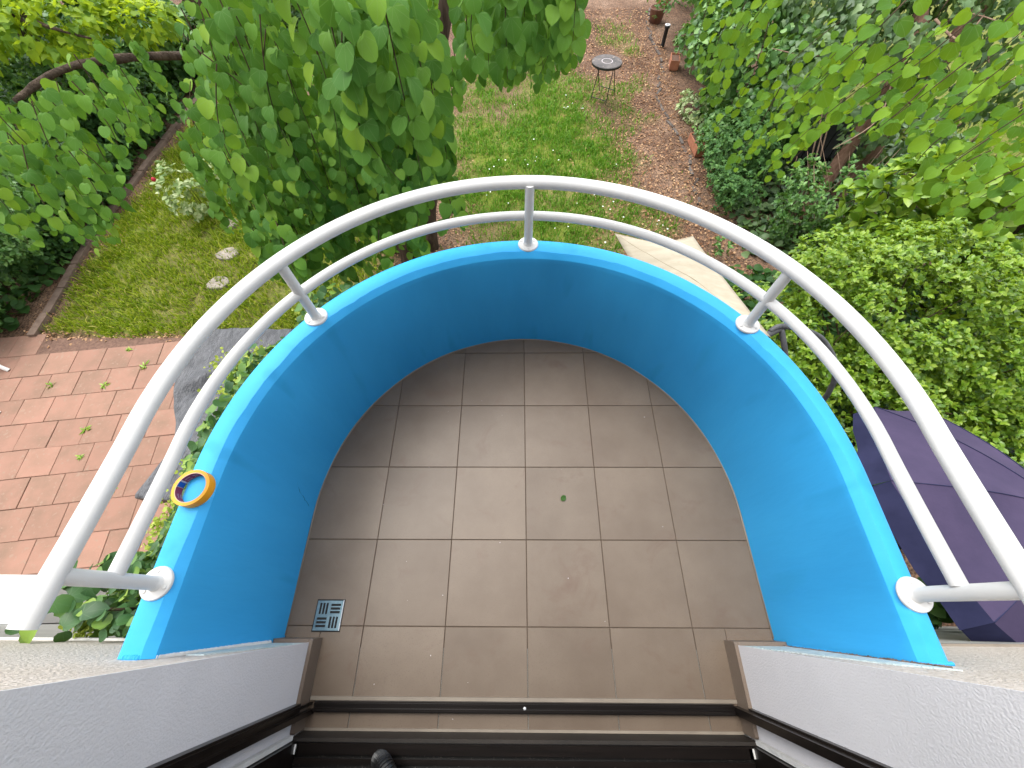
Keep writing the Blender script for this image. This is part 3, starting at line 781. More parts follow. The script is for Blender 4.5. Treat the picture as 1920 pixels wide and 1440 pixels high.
# ------------------------------------------------------------------ railing
rail = thing('balcony_railing', 'white tubular railing with five posts bolted to the blue parapet', 'railing', (0, 0.4, 0.611))
RR, RCX, RCY = 0.910, -0.008, 0.402
def u_path(z, y_left, y_right, r=RR):
    lean = lambda y: 0.022 * ((RCY - y) / 0.38) ** 1.3
    p = [(RCX - r - lean(y), y, z) for y in np.linspace(y_left, RCY - 0.03, 12)]
    p += [(RCX + r * math.cos(a), RCY + r * math.sin(a), z) for a in np.linspace(PI, 0, 73)]
    p += [(RCX + r + lean(y), y, z) for y in np.linspace(RCY - 0.03, y_right, 12)]
    return p
zt, zm = 0.866, 0.734
auto_smooth(MB().tube(u_path(zt, 0.020, 0.015), 0.0212, 20).build('top_rail', M['white_paint'], rail), 50)
auto_smooth(MB().tube(u_path(zm, 0.118, 0.105), 0.0165, 18).build('middle_rail', M['white_paint'], rail), 50)
for x, y in ((-0.930, 0.108), (-0.737, 0.943), (0.008, 1.299), (0.748, 0.905), (0.918, 0.092)):
    z0 = 0.617
    pm = MB()
    pm.tube([(x, y, z0), (x, y, zm), (x, y, zt)], 0.0162, 18)
    ax = math.atan2(y - RCY, x - RCX) if y > RCY else (PI if x < 0 else 0)
    # weld collars where the tubes meet
    pm.lathe([(0.0162, 0.012), (0.0178, 0.006), (0.0195, 0.0)], (x, y, z0), 18)
    post = auto_smooth(pm.build('post', M['white_paint'], rail), 45)
    bp_ = MB().lathe([(0.0001, 0.0), (0.0385, 0.0), (0.0395, 0.002), (0.0390, 0.0055), (0.0375, 0.0075), (0.0001, 0.0078)], (x, y, 0.6105), 32)
    for k in range(3):
        a = k * 2 * PI / 3 + 0.6 + x
        bp_.lathe([(0.0055, 0.0), (0.0055, 0.0022), (0.0042, 0.0032), (0.0001, 0.0035)], (x + 0.028 * math.cos(a), y + 0.028 * math.sin(a), 0.618), 10)
    auto_smooth(bp_.build('base_plate', M['white_paint'], post, off=rail.location), 35)

# ------------------------------------------------------------------ insect screen frame standing across the doorway
scr = thing('screen_frame', 'thin black brown screen frame standing across the door opening', 'screen frame', (0, -0.23, 0))
br = MB().box((DL + 0.036, -0.246, 0.002), (DR - 0.033, -0.216, 0.020))
br.box((DL + 0.036, -0.242, 0.020), (DR - 0.033, -0.235, 0.026)); br.box((DL + 0.036, -0.226, 0.020), (DR - 0.033, -0.220, 0.024))
br.build('bottom_rail', M['black_alu'], scr)
MB().box((DL + 0.014, -0.2155, 0.001), (DR - 0.014, -0.205, 0.008)).build('threshold_strip', M['bronze_trim'], scr)
MB().lathe([(0.0001, .003), (0.004, .002), (0.005, 0.0)], (-0.012, -0.231, 0.022), 10).build('screw', M['lamp_white'], scr, True)
up = MB().box((DL + 0.0005, -0.252, 0.079), (DL + 0.018, -0.214, DH - 0.002))
up.box((DL + 0.018, -0.252, 0.003), (DL + 0.034, -0.238, DH - 0.002)); up.box((DL + 0.018, -0.228, 0.003), (DL + 0.024, -0.220, DH - 0.002))
up.build('upright', M['black_alu'], scr)
up = MB().box((DR - 0.014, -0.250, 0.079), (DR - 0.0005, -0.216, DH - 0.002))
up.box((DR - 0.032, -0.244, 0.003), (DR - 0.014, -0.222, DH - 0.002))
up.build('upright', M['black_alu'], scr)

# vacuum hose over the sill
hose = MB(); path = []; rad = []
for k in range(120):
    t = k / 119; a = PI * 0.15 + t * PI * 0.95
    path.append((-0.452 + 0.085 * t + 0.012 * math.sin(a), -0.345 - 0.16 * t * t + 0.020 * math.sin(a), 0.095 + 0.085 * math.sin(a)))
    rad.append(0.0225 + 0.0024 * (1 if (k // 2) % 2 else -0.6))
o = hose.tube(path, rad, 16).build('ribbed_hose', M['hose'], None)
tag(o, 'black ribbed vacuum hose arching up from the dark door sill', 'hose')

# ------------------------------------------------------------------ floor drain
dr = thing('floor_drain', 'square slotted steel floor drain in the corner tile beside the wall', 'drain', (-0.7365, 0.0335, 0.0))
s_ = 0.048
MB().box((-s_ - .0045, -s_ - .0045, 0.0008), (s_ + .0045, s_ + .0045, 0.0016)).build('seal', M['dark'], dr, off=(0, 0, 0))
MB().box((-s_ + .002, -s_ + .002, 0.0017), (s_ - .002, s_ - .002, 0.0022)).build('well_shade', M['dark'], dr, off=(0, 0, 0))  # thin near-black sheet, paints the shade of the hollow under the grate
gr_ = MB()
def gbox(x0, y0, x1, y1): gr_.box((x0, y0, 0.0023), (x1, y1, 0.0052))
rim = 0.0075
gbox(-s_, -s_, s_, -s_ + rim); gbox(-s_, s_ - rim, s_, s_); gbox(-s_, -s_ + rim, -s_ + rim, s_ - rim); gbox(s_ - rim, -s_ + rim, s_, s_ - rim)
gbox(-.004, -s_ + rim, .004, s_ - rim); gbox(-s_ + rim, -.004, -.004, .004); gbox(.004, -.004, s_ - rim, .004)
q = s_ - rim - .004; sl = q / 7.0
for sx, sy, vert in ((-1, 1, 1), (1, 1, 0), (-1, -1, 0), (1, -1, 1)):
    ox = .004 if sx > 0 else -.004 - q; oy = .004 if sy > 0 else -.004 - q
    e_, m_b = q * .07, q * .115; sw_ = (q - 2 * e_ - 2 * m_b) / 3
    for a0, a1 in ((0, e_), (e_ + sw_, e_ + sw_ + m_b), (e_ + 2 * sw_ + m_b, e_ + 2 * sw_ + 2 * m_b), (q - e_, q)):
        if vert: gbox(ox + a0, oy, ox + a1, oy + q)
        else: gbox(ox, oy + a0, ox + q, oy + a1)
gr_.build('grate', M['steel'], dr, off=(0, 0, 0))
MB().box((s_, -s_, .0009), (s_ + .0022, s_ + .0022, .0060)).build('frame', M['lamp_white'], dr, off=(0, 0, 0))

# ------------------------------------------------------------------ masking tape roll on the parapet
tape = thing('tape_roll', 'yellow masking tape roll lying on the blue parapet top', 'tape roll', (-0.922, 0.340, 0.6115))
ro, ri, hh = 0.0490, 0.0392, 0.0265
auto_smooth(MB().lathe([(ri + .0022, 0), (ro, 0), (ro + .0003, .001), (ro + .0003, hh - .001), (ro, hh), (ri + .0022, hh)], n=56, close=True).build('tape', M['tape'], tape, off=(0, 0, 0)), 40)
auto_smooth(MB().lathe([(ri, 0.0003), (ri + .0021, 0.0003), (ri + .0021, hh - .0002), (ri, hh - .0002)], n=56, close=True).build('core', M['card'], tape, off=(0, 0, 0)), 40)
def band(name, a0, a1, z0, z1, r, mat, parent):
    n = max(3, int(abs(a1 - a0) / 0.06))
    vs = []; 
    for rr in (r, r + .0002):
        for i in range(n + 1):
            a = a0 + (a1 - a0) * i / n
            vs += [(rr * math.cos(a), rr * math.sin(a), z0), (rr * math.cos(a), rr * math.sin(a), z1)]
    k = 2 * (n + 1)
    fs = [(2 * i, 2 * i + 1, 2 * i + 3, 2 * i + 2) for i in range(n)] + [(k + 2 * i + 2, k + 2 * i + 3, k + 2 * i + 1, k + 2 * i) for i in range(n)]
    return MB().add(vs, fs).build(name, mat, parent, smooth=True, off=(0, 0, 0))
lab = band('label', math.radians(62), math.radians(148), .001, hh - .001, ri - .0003, M['maroon'], tape)
lab2 = band('label', math.radians(176), math.radians(288), .001, hh - .001, ri - .0003, M['maroon'], tape)
band('blue_stripe', math.radians(154), math.radians(174), .001, hh - .001, ri - .0003, M['blueprint'], tape)
band('white_stripe', math.radians(148.3), math.radians(153.5), .001, hh - .001, ri - .0003, M['paleprint'], tape)
def ring_text(body, a_start, z0, size, parent):
    """lettering bent round the inside of the core, running round the ring"""
    cu = bpy.data.curves.new('lettering', 'FONT'); cu.body = body; cu.size = size; cu.resolution_u = 2
    to = bpy.data.objects.new('lettering', cu); C.objects.link(to)
    dg = bpy.context.evaluated_depsgraph_get()
    me = bpy.data.meshes.new_from_object(to.evaluated_get(dg))
    bpy.data.objects.remove(to)
    r = ri - .0006
    for v in me.vertices:
        a = a_start - v.co.x / r
        v.co = (r * math.cos(a), r * math.sin(a), z0 + v.co.y)
    me.materials.clear(); me.materials.append(M['paleprint'])
    return link('lettering', me, parent)
ring_text('tesa   tesa   tesa', math.radians(284), 0.0135, 0.0085, lab2)
ring_text('tesa   tesa   tesa', math.radians(284), 0.0035, 0.0085, lab2)
ring_text('tesa   tesa', math.radians(144), 0.0135, 0.0085, lab)
ring_text('tesa   tesa', math.radians(144), 0.0035, 0.0085, lab)

# ------------------------------------------------------------------ plants
def norm(a): return a / (np.linalg.norm(a, axis=1, keepdims=True) + 1e-9)

def twig_leaves(tw, gap, per, up_bias=0.5, out=(0.0, -0.75, 0.0), spread=0.75, hang=(0.0, -0.50, -0.9)):
    """leaves set alternately along hanging twigs, base on a petiole, blades hanging with the upper side out"""
    P, T, Nn, Sz, age, paths = [], [], [], [], [], []
    for row in tw:
        a, b, size = np.array(row[:3]), np.array(row[3:6]), row[6]
        L = np.linalg.norm(b - a); n = max(3, int(L / gap))
        d = (b - a) / L
        s = np.cross(d, rng.normal(0, 1, 3)); s /= np.linalg.norm(s)
        bow = rng.normal(0, 0.035, 3) * L; bow[2] = 0
        path = []
        for i in range(n + 1):
            t = i / n
            p = a + (b - a) * t + bow * math.sin(PI * t) * 2
            path.append(p)
            for q in range(per):
                sg = 1 if (i + q) % 2 else -1
                out_d = s * sg + rng.normal(0, 0.45, 3); out_d[2] *= 0.3
                out_d /= np.linalg.norm(out_d) + 1e-9
                pet = rng.uniform(0.018, 0.045)
                pos = p + out_d * pet + np.array([0, 0, -pet * 0.25])
                tip = out_d * rng.uniform(0.15, spread) + np.array(hang) + rng.normal(0, 0.16, 3)
                nr = np.array(out) + np.array([0, 0, up_bias]) + out_d * 0.35 + rng.normal(0, 0.38, 3)
                yng = t > 0.86
                P.append(pos); T.append(tip); Nn.append(nr)
                Sz.append(size * (rng.uniform(0.82, 1.12) if not yng else rng.uniform(0.45, 0.72))); age.append(yng)
        paths.append((path, L))
    return np.array(P), np.array(T), np.array(Nn), np.array(Sz), np.array(age), paths

def near_far(P, Sz, limit):
    o = np.argsort(-(Sz / np.linalg.norm(P - CAM, axis=1)))
    return o[:limit], o[limit:]

def twig_mesh(paths, parent, r=0.0022, mat='twig', name='twigs'):
    b = MB()
    for path, L in paths:
        m = len(path); b.tube(path, [r * (1.3 - 0.9 * i / m) for i in range(m)], 5, cap=False)
    o = b.build(name, M[mat], parent, smooth=True); o['kind'] = 'stuff'
    return o

def limb(path, r0, r1, parent, name='branch', mat='bark', n=10, rough=0.10):
    P = [Vector(p) for p in path]; out = []
    k = len(P)
    for i in range(k - 1):          # catmull-rom
        p0, p1, p2, p3 = P[max(i - 1, 0)], P[i], P[i + 1], P[min(i + 2, k - 1)]
        for j in range(6):
            t = j / 6
            out.append(0.5 * ((2 * p1) + (p2 - p0) * t + (2 * p0 - 5 * p1 + 4 * p2 - p3) * t * t + (3 * p1 - p0 - 3 * p2 + p3) * t ** 3))
    out.append(P[-1]); m = len(out)
    rad = [(r0 + (r1 - r0) * i / (m - 1)) * (1 + rng.normal(0, rough * .5)) for i in range(m)]
    b = MB().tube(out, rad, n)
    v = b.v
    for i in range(len(v)):
        c = out[min(i // n, m - 1)]
        w = 1 + rng.normal(0, rough) 
        v[i] = tuple(c + (Vector(v[i]) - c) * w)
    return b.build(name, M[mat], parent, smooth=True)

def blob(n, c, rad, shell=0.55, flat=0.0):
    """points spread through an ellipsoid, thicker to the outside, broken into clumps"""
    k = int(n * 2.2)
    d = norm(rng.normal(0, 1, (k, 3)))
    r = rng.uniform(shell, 1.0, k) ** 0.7
    p = d * r[:, None]
    cl = np.zeros(k)
    for f, ph in ((2.3, 0.4), (4.1, 1.9), (7.3, 3.3)):
        cl += np.sin(p[:, 0] * f * 1.7 + ph) * np.sin(p[:, 1] * f * 1.5 + ph * 2) * np.sin(p[:, 2] * f * 1.9 + ph * 3)
    p *= (1 + 0.13 * cl)[:, None]
    keep = np.argsort(-(cl + rng.normal(0, 0.35, k)))[:n]
    return np.array(c) + p[keep] * np.array(rad), d[keep]

def clumps(n, c, rad, k, cr):
    """a bush outline made of k leafy clumps set on an ellipsoid, leaves on the outside of each clump"""
    d = norm(rng.normal(0, 1, (k, 3)) + [0, 0, .25]); cc = d * rng.uniform(.55, 1.0, (k, 1))
    cc = np.array(c) + cc * np.array(rad)
    w = rng.integers(0, k, n)
    dd = norm(rng.normal(0, 1, (n, 3)) + d[w] * .55 + [0, 0, .25])
    rr = cr * rng.uniform(.65, 1.25, k)[w] * rng.uniform(.45, 1.05, n) ** .6
    return cc[w] + dd * rr[:, None], dd

def bush(name, label, cat, base, blobs, shape, size, mat, stems=None, up=0.7, group=None, wide=1.0, tipdown=0.2, rosette=0, stem_mat='twig', limit_z=None):
    t = thing(name, label, cat, base, group)
    PP, DD = [], []
    for bl in blobs:
        n, c, r = bl[:3]
        nn = max(1, n // rosette) if rosette else n
        p, d = clumps(nn, c, r, bl[3], bl[4]) if len(bl) > 3 else blob(nn, c, r)
        if rosette:            # leaves grouped in whorls at shoot tips
            p = np.repeat(p, rosette, 0); d = np.repeat(d, rosette, 0)
        PP.append(p); DD.append(d)
    P = np.concatenate(PP); D = np.concatenate(DD); n = len(P)
    if limit_z is not None: P[:, 2] = np.maximum(P[:, 2], limit_z + rng.uniform(0, .05, n))
    axis = norm(D * 0.8 + np.array([0, 0, up]) + rng.normal(0, .25, (n, 3)))
    side = norm(np.cross(axis, rng.normal(0, 1, (n, 3))))
    if rosette:
        tip = norm(axis * rng.uniform(.35, .8, (n, 1)) + side); nr = axis - side * 0.4 + rng.normal(0, .25, (n, 3))
    else:
        tip = norm(side + D * 0.3 - np.array([0, 0, tipdown]) + rng.normal(0, .3, (n, 3))); nr = axis + rng.normal(0, .35, (n, 3))
    sz = rng.uniform(size[0], size[1], n)
    me = mass_mesh('foliage', shape, P - np.array(base), tip, nr, sz, M[mat], wide)
    o = link('foliage', me, t); o['kind'] = 'stuff'
    if stems:
        b = MB()
        for s in stems:
            b.tube(s[0], [s[1] * (1 - .6 * i / (len(s[0]) - 1)) for i in range(len(s[0]))], 6)
        b.build('stems', M[stem_mat], t, smooth=True)
    return t

def rnd_stems(n, base, top_c, top_r, r=0.012, seed=1):
    g = np.random.default_rng(seed); out = []
    for _ in range(n):
        a = np.array(base) + np.append(g.normal(0, .12, 2), 0)
        b = np.array(top_c) + g.uniform(-1, 1, 3) * np.array(top_r)
        m = (a + b) / 2 + g.normal(0, .12, 3)
        out.append(([tuple(a), tuple(m), tuple(b)], r * g.uniform(.6, 1.3)))
    return out

# hanging twigs: start, end (metres), leaf length
TWIGS = {
    'A': [
        (-0.52, 1.6, 1.21, -0.51, 1.59, 0.68, 0.073), (-0.6, 2.18, 1.29, -0.6, 2.16, 0.62, 0.074), (-0.65, 1.78, 1.29, -0.66, 1.81, 0.76, 0.087), (-0.42, 1.85, 1.19, -0.41, 1.91, 0.65, 0.078),
        (-0.53, 2.06, 1.16, -0.56, 2.07, 0.74, 0.079), (-0.43, 1.75, 1.25, -0.42, 1.76, 0.66, 0.066), (-0.5, 1.98, 1.17, -0.51, 2, 0.67, 0.084), (-0.45, 1.77, 1.18, -0.44, 1.74, 0.64, 0.084),
        (-0.68, 2.06, 1.27, -0.67, 2.1, 0.47, 0.085), (-0.53, 1.64, 1.28, -0.58, 1.64, 0.66, 0.079), (-0.62, 1.68, 1.23, -0.6, 1.66, 0.64, 0.072), (-0.59, 1.69, 1.25, -0.6, 1.72, 0.65, 0.065),
        (-0.56, 2.05, 1.23, -0.53, 2.04, 0.5, 0.083), (-0.59, 1.74, 1.27, -0.59, 1.72, 0.62, 0.069), (-0.44, 1.66, 1.25, -0.43, 1.63, 0.66, 0.077), (-0.44, 1.77, 1.22, -0.47, 1.73, 0.59, 0.069),
        (-0.66, 1.99, 1.26, -0.64, 1.99, 0.38, 0.078), (-0.43, 1.84, 1.2, -0.4, 1.84, 0.76, 0.075), (-0.51, 2.1, 1.24, -0.55, 2.12, 0.58, 0.07), (-0.48, 2.13, 1.28, -0.44, 2.11, 0.78, 0.072),
        (-1.39, 2.4, 1.03, -1.4, 2.32, 0.51, 0.056), (-0.53, 2.16, 1.04, -0.54, 2, 0.46, 0.074), (-0.91, 2.57, 0.97, -0.97, 2.34, 0.14, 0.066), (-1.02, 2.06, 1.09, -1.02, 1.9, 0.38, 0.06),
        (-1.35, 2.06, 0.96, -1.32, 1.91, 0.37, 0.058), (-1.36, 2.34, 1.17, -1.39, 2.05, 0.39, 0.052), (-1.29, 2.04, 0.92, -1.28, 1.96, 0.26, 0.068), (-1, 2.07, 1.19, -0.98, 1.96, 0.59, 0.056),
        (-0.64, 2.1, 1.23, -0.63, 1.88, 0.49, 0.057), (-1.28, 2.38, 1.23, -1.35, 2.21, 0.3, 0.061), (-1.4, 2.39, 0.79, -1.36, 2.18, 0.09, 0.053), (-1.28, 2.16, 1.14, -1.3, 1.97, 0.28, 0.071),
        (-0.63, 1.85, 1.02, -0.65, 1.77, 0.48, 0.077), (-0.7, 2.43, 1.21, -0.71, 2.21, 0.61, 0.062), (-1.47, 2.23, 0.91, -1.43, 2.17, 0.32, 0.058), (-1.46, 2.56, 1.16, -1.45, 2.44, 0.27, 0.056),
        (-1.33, 2.71, 0.99, -1.3, 2.6, 0.42, 0.077), (-0.88, 2.81, 1.11, -0.91, 2.62, 0.2, 0.074), (-0.84, 2.36, 0.89, -0.91, 2.18, 0.23, 0.063), (-1.02, 2.52, 1.09, -0.99, 2.44, 0.23, 0.073),
        (-1.15, 2.1, 0.99, -1.15, 1.93, 0.28, 0.079), (-1.4, 2.45, 1.1, -1.38, 2.38, 0.58, 0.07), (-0.56, 2.04, 1.03, -0.55, 1.93, 0.48, 0.071), (-0.82, 2.51, 0.96, -0.84, 2.34, 0.19, 0.075),
        (-0.79, 2.16, 0.96, -0.79, 2.01, 0.33, 0.055), (-0.85, 2.29, 1.08, -0.81, 2.16, 0.22, 0.067), (-0.99, 2.52, 1.15, -1, 2.37, 0.14, 0.065), (-0.62, 2.99, 1.08, -0.58, 2.83, 0.26, 0.072),
        (-0.87, 2.22, 1.16, -0.91, 1.96, 0.3, 0.073), (-0.47, 2.24, 1.23, -0.44, 2.09, 0.62, 0.058), (-1.14, 2.28, 0.95, -1.16, 2.16, 0.44, 0.077), (-0.62, 2.57, 1.02, -0.6, 2.48, 0.3, 0.071),
        (-0.68, 2.07, 0.94, -0.7, 1.93, 0.37, 0.062), (-1.39, 2.61, 1.07, -1.39, 2.39, 0.37, 0.079), (-1.15, 2.05, 1.14, -1.18, 1.89, 0.37, 0.069), (-0.91, 2.1, 1.25, -0.9, 1.94, 0.52, 0.078),
        (-0.56, 2.15, 0.97, -0.55, 2.01, 0.38, 0.074), (-1.21, 2.53, 1.2, -1.29, 2.32, 0.26, 0.057), (-1.47, 2.29, 1.02, -1.46, 2.1, 0.16, 0.053), (-0.76, 2.09, 1.22, -0.78, 1.95, 0.64, 0.077),
        (-1.78, 3.25, 0.54, -1.75, 3.11, 0.08, 0.054), (-1.59, 2.67, 0.5, -1.61, 2.55, 0.01, 0.07), (-0.89, 3.37, 0.47, -0.95, 3.12, -0.22, 0.058), (-0.67, 2.97, 0.32, -0.67, 2.89, -0.09, 0.076),
        (-1.35, 2.54, 0.36, -1.37, 2.44, -0.1, 0.067), (-1.32, 2.42, 0.95, -1.31, 2.26, 0.13, 0.063), (-0.49, 2.96, 0.41, -0.48, 2.92, 0.26, 0.069), (-2.06, 3.51, 0.67, -2.12, 3.42, 0.21, 0.066),
        (-0.51, 2.62, 0.44, -0.52, 2.56, 0.26, 0.071), (-1.01, 2.8, 0.86, -1.01, 2.45, -0.09, 0.052), (-0.55, 2.44, 0.93, -0.51, 2.29, 0.42, 0.063), (-1.11, 2.13, 0.83, -1.13, 2.01, 0.34, 0.069),
        (-1.83, 2.89, 0.16, -1.83, 2.78, -0.27, 0.054), (-1.81, 2.95, 0.53, -1.78, 2.67, -0.27, 0.079), (-0.91, 2.71, 0.86, -0.91, 2.55, 0.09, 0.075), (-1.07, 2.4, 0.52, -1.04, 2.26, 0.08, 0.077),
        (-0.96, 2.23, 0.66, -0.91, 2.12, 0.21, 0.077), (-0.83, 2.64, 0.82, -0.88, 2.44, 0.14, 0.078), (-1.5, 2.46, 0.61, -1.53, 2.3, -0.09, 0.07), (-0.79, 2.16, 0.57, -0.82, 2.06, 0.21, 0.072),
        (-0.74, 2.14, 0.52, -0.73, 2.08, 0.28, 0.079), (-1.87, 2.91, 0.5, -1.94, 2.67, -0.19, 0.055), (-1.91, 3.47, 0.64, -1.92, 3.36, -0.33, 0.077), (-1.38, 2.27, 0.64, -1.39, 2.12, 0.2, 0.06),
        (-1.08, 2.16, 0.57, -1.07, 2.07, 0.22, 0.057), (-0.65, 2.39, 0.65, -0.66, 2.3, 0.13, 0.059), (-2.35, 2.89, 0.18, -2.38, 2.82, -0.32, 0.08), (-1.42, 2.33, 0.85, -1.35, 2.29, 0.36, 0.059),
        (-1.23, 2.96, 0.55, -1.22, 2.74, -0.27, 0.078), (-0.9, 2.67, 0.84, -0.92, 2.53, 0.34, 0.065), (-1.39, 2.5, 0.74, -1.41, 2.34, 0.02, 0.057), (-0.75, 2.71, 0.81, -0.78, 2.58, 0.37, 0.058),
        (-2.18, 3.19, 0.55, -2.23, 2.94, -0.35, 0.067), (-1.39, 2.44, 0.75, -1.42, 2.31, -0.04, 0.064), (-1.2, 2.39, 0.59, -1.21, 2.25, 0.08, 0.055), (-1.07, 2.5, 0.85, -1.05, 2.35, 0.38, 0.063),
        (-0.97, 3.11, 0.33, -0.95, 2.95, -0.36, 0.061), (-1.29, 2.61, 0.47, -1.25, 2.47, -0.09, 0.056), (-0.78, 2.74, 0.23, -0.82, 2.65, -0.14, 0.065), (-0.68, 2.7, 0.38, -0.7, 2.6, -0.02, 0.062),
        (-0.48, 2.36, 0.84, -0.46, 2.28, 0.47, 0.074), (-2.05, 2.89, 0.49, -2.05, 2.72, 0.02, 0.062), (-0.87, 2.59, 0.88, -0.82, 2.35, 0.14, 0.071), (-1.44, 3.32, 0.5, -1.41, 3.14, -0.02, 0.071),
        (-0.94, 2.87, 0.19, -0.93, 2.8, -0.28, 0.058), (-0.81, 2.72, 0.19, -0.8, 2.62, -0.12, 0.07), (-1.56, 2.33, 0.94, -1.57, 2.14, 0.13, 0.058), (-1.29, 2.75, 0.19, -1.28, 2.59, -0.27, 0.061),
        (-0.44, 3.16, 0.55, -0.45, 3.06, 0.26, 0.08), (-0.89, 2.38, 0.91, -0.88, 2.17, 0.31, 0.07), (-0.62, 2.92, 0.55, -0.69, 2.8, -0.01, 0.065), (-1.86, 2.55, 0.34, -1.83, 2.42, -0.12, 0.059),
        (-2.01, 2.66, 0.49, -2.01, 2.51, -0.28, 0.075), (-0.65, 2.23, 0.83, -0.61, 2.11, 0.26, 0.055), (-0.3, 3.16, 1.1, -0.31, 3.09, 0.45, 0.066), (0.14, 2.77, 1.2, 0.12, 2.74, 0.59, 0.087),
        (-0.15, 2.88, 1.02, -0.12, 2.89, 0.55, 0.07), (0.24, 2.68, 1.09, 0.26, 2.66, 0.69, 0.079), (0.28, 2.99, 1.13, 0.31, 2.97, 0.65, 0.084), (0.11, 2.99, 0.98, 0.11, 3.02, 0.42, 0.084),
        (-0.07, 2.39, 1.19, -0.06, 2.38, 0.74, 0.077), (-0.07, 2.39, 1.15, -0.07, 2.37, 0.74, 0.086), (-0.18, 2.28, 1.11, -0.19, 2.25, 0.78, 0.082), (0.17, 2.77, 1.22, 0.15, 2.79, 0.87, 0.065),
        (-0.15, 3.1, 1.02, -0.11, 3.11, 0.39, 0.08), (-0.28, 2.54, 1.1, -0.29, 2.54, 0.62, 0.076), (-0.18, 2.36, 1.19, -0.17, 2.35, 0.76, 0.063), (0.01, 3.11, 1.11, 0.03, 3.11, 0.58, 0.071),
        (-0.09, 2.33, 1.2, -0.08, 2.28, 0.75, 0.087), (0.24, 2.95, 0.96, 0.26, 3, 0.48, 0.069), (0.04, 2.93, 1.11, 0.01, 2.93, 0.46, 0.08), (-0.27, 2.88, 1.17, -0.29, 2.85, 0.63, 0.086),
        (-0.16, 2.64, 1.22, -0.15, 2.66, 0.72, 0.065), (-0.07, 3.05, 0.97, -0.08, 3.06, 0.42, 0.063), (0.06, 3.15, 1.11, 0.05, 3.18, 0.38, 0.073), (0.23, 3.02, 1.12, 0.25, 3.05, 0.58, 0.072),
        (0.18, 3.03, 1.03, 0.17, 3.1, 0.42, 0.077), (0.27, 2.76, 1.24, 0.25, 2.77, 0.59, 0.085), (0.11, 2.78, 1.07, 0.1, 2.75, 0.57, 0.082), (-0.02, 2.96, 1.2, -0.01, 2.95, 0.5, 0.071),
    ],
    'A2': [
        (-0.78, 4.3, -0.21, -0.78, 4.14, -0.7, 0.057), (-0.94, 4.13, -0.2, -0.92, 3.87, -0.99, 0.062), (-2.41, 3.6, 0.14, -2.37, 3.17, -0.81, 0.067), (-1.36, 3.02, -0.33, -1.33, 2.81, -0.87, 0.065),
        (-2.48, 3.67, -0.23, -2.5, 3.48, -0.91, 0.058), (-0.88, 3.77, 0.38, -0.82, 3.47, -0.43, 0.063), (-1.71, 2.63, 0.16, -1.7, 2.35, -0.57, 0.054), (-0.89, 3.06, 0.19, -0.83, 2.92, -0.5, 0.072),
        (-2.38, 3.2, 0.1, -2.39, 3.01, -0.85, 0.069), (-2.12, 3.34, 0.61, -2.18, 3.08, -0.23, 0.066), (-1.9, 4.07, -0.26, -1.89, 3.93, -1.29, 0.061), (-1.01, 3.42, 0.19, -1, 3.25, -0.8, 0.064),
        (-0.83, 3.54, -0.41, -0.82, 3.48, -0.7, 0.077), (-2.19, 4.03, -0.15, -2.12, 3.77, -0.96, 0.07), (-1.92, 4.9, 0.26, -1.8, 4.44, -1.11, 0.074), (-2.14, 2.62, 0.19, -2.16, 2.47, -0.24, 0.067),
        (-0.97, 3.09, -0.49, -0.97, 3.02, -0.78, 0.078), (-1.14, 4.25, 0.05, -1.12, 4.03, -0.51, 0.07), (-1.16, 3.95, -0.27, -1.18, 3.74, -1.14, 0.065), (-1.12, 3.19, -0.32, -1.13, 3.05, -0.85, 0.07),
        (-3.2, 4, -0.38, -3.18, 3.74, -1.32, 0.057), (-0.84, 3.76, 0.36, -0.84, 3.56, -0.26, 0.055), (-1.57, 4.64, 0.11, -1.56, 4.46, -0.51, 0.071), (-1.07, 3.73, -0.31, -1.07, 3.45, -1.01, 0.072),
        (-0.94, 2.45, 0.05, -0.93, 2.34, -0.3, 0.065), (-2.2, 2.87, 0.02, -2.14, 2.66, -0.65, 0.066), (-0.78, 3.83, -0.5, -0.78, 3.78, -0.69, 0.078), (-1.94, 3.59, 0.49, -2.02, 3.31, -0.58, 0.075),
        (-2.02, 2.74, -0.11, -2.07, 2.65, -0.64, 0.059), (-0.57, 3.97, 0.09, -0.57, 3.91, -0.1, 0.063), (-1.89, 3.63, -0.2, -1.9, 3.55, -0.71, 0.073), (-1.05, 2.83, -0.18, -1.06, 2.73, -0.64, 0.079),
        (-1.14, 3.1, -0.27, -1.15, 2.96, -0.83, 0.069), (-0.79, 3, 0.14, -0.82, 2.88, -0.4, 0.067), (-1.25, 3.3, -0.49, -1.25, 3.11, -1.06, 0.064), (-1.06, 2.6, -0.07, -1.06, 2.47, -0.55, 0.058),
        (-0.55, 3.57, 0.18, -0.55, 3.55, 0.05, 0.074), (-0.74, 4.74, 0.46, -0.79, 4.61, -0.17, 0.072), (-2.28, 3.79, -0.12, -2.34, 3.54, -1.1, 0.061), (-0.84, 3.02, 0.38, -0.86, 2.77, -0.42, 0.052),
        (-0.57, 3.11, 0.19, -0.58, 3.04, -0.06, 0.066), (-2.15, 3.43, 0.56, -2.13, 3.27, -0.68, 0.07), (-1.94, 3.97, -0.04, -1.92, 3.69, -0.82, 0.069), (-0.98, 2.42, 0.15, -0.98, 2.3, -0.29, 0.06),
        (-1.76, 4.13, -0.24, -1.77, 3.94, -1.02, 0.078), (-2.31, 4.62, 0.51, -2.38, 4.37, -0.2, 0.069), (0.16, 3.94, 0.82, 0.15, 3.95, 0.13, 0.078), (-0.42, 3.73, 0.82, -0.38, 3.74, 0.48, 0.074),
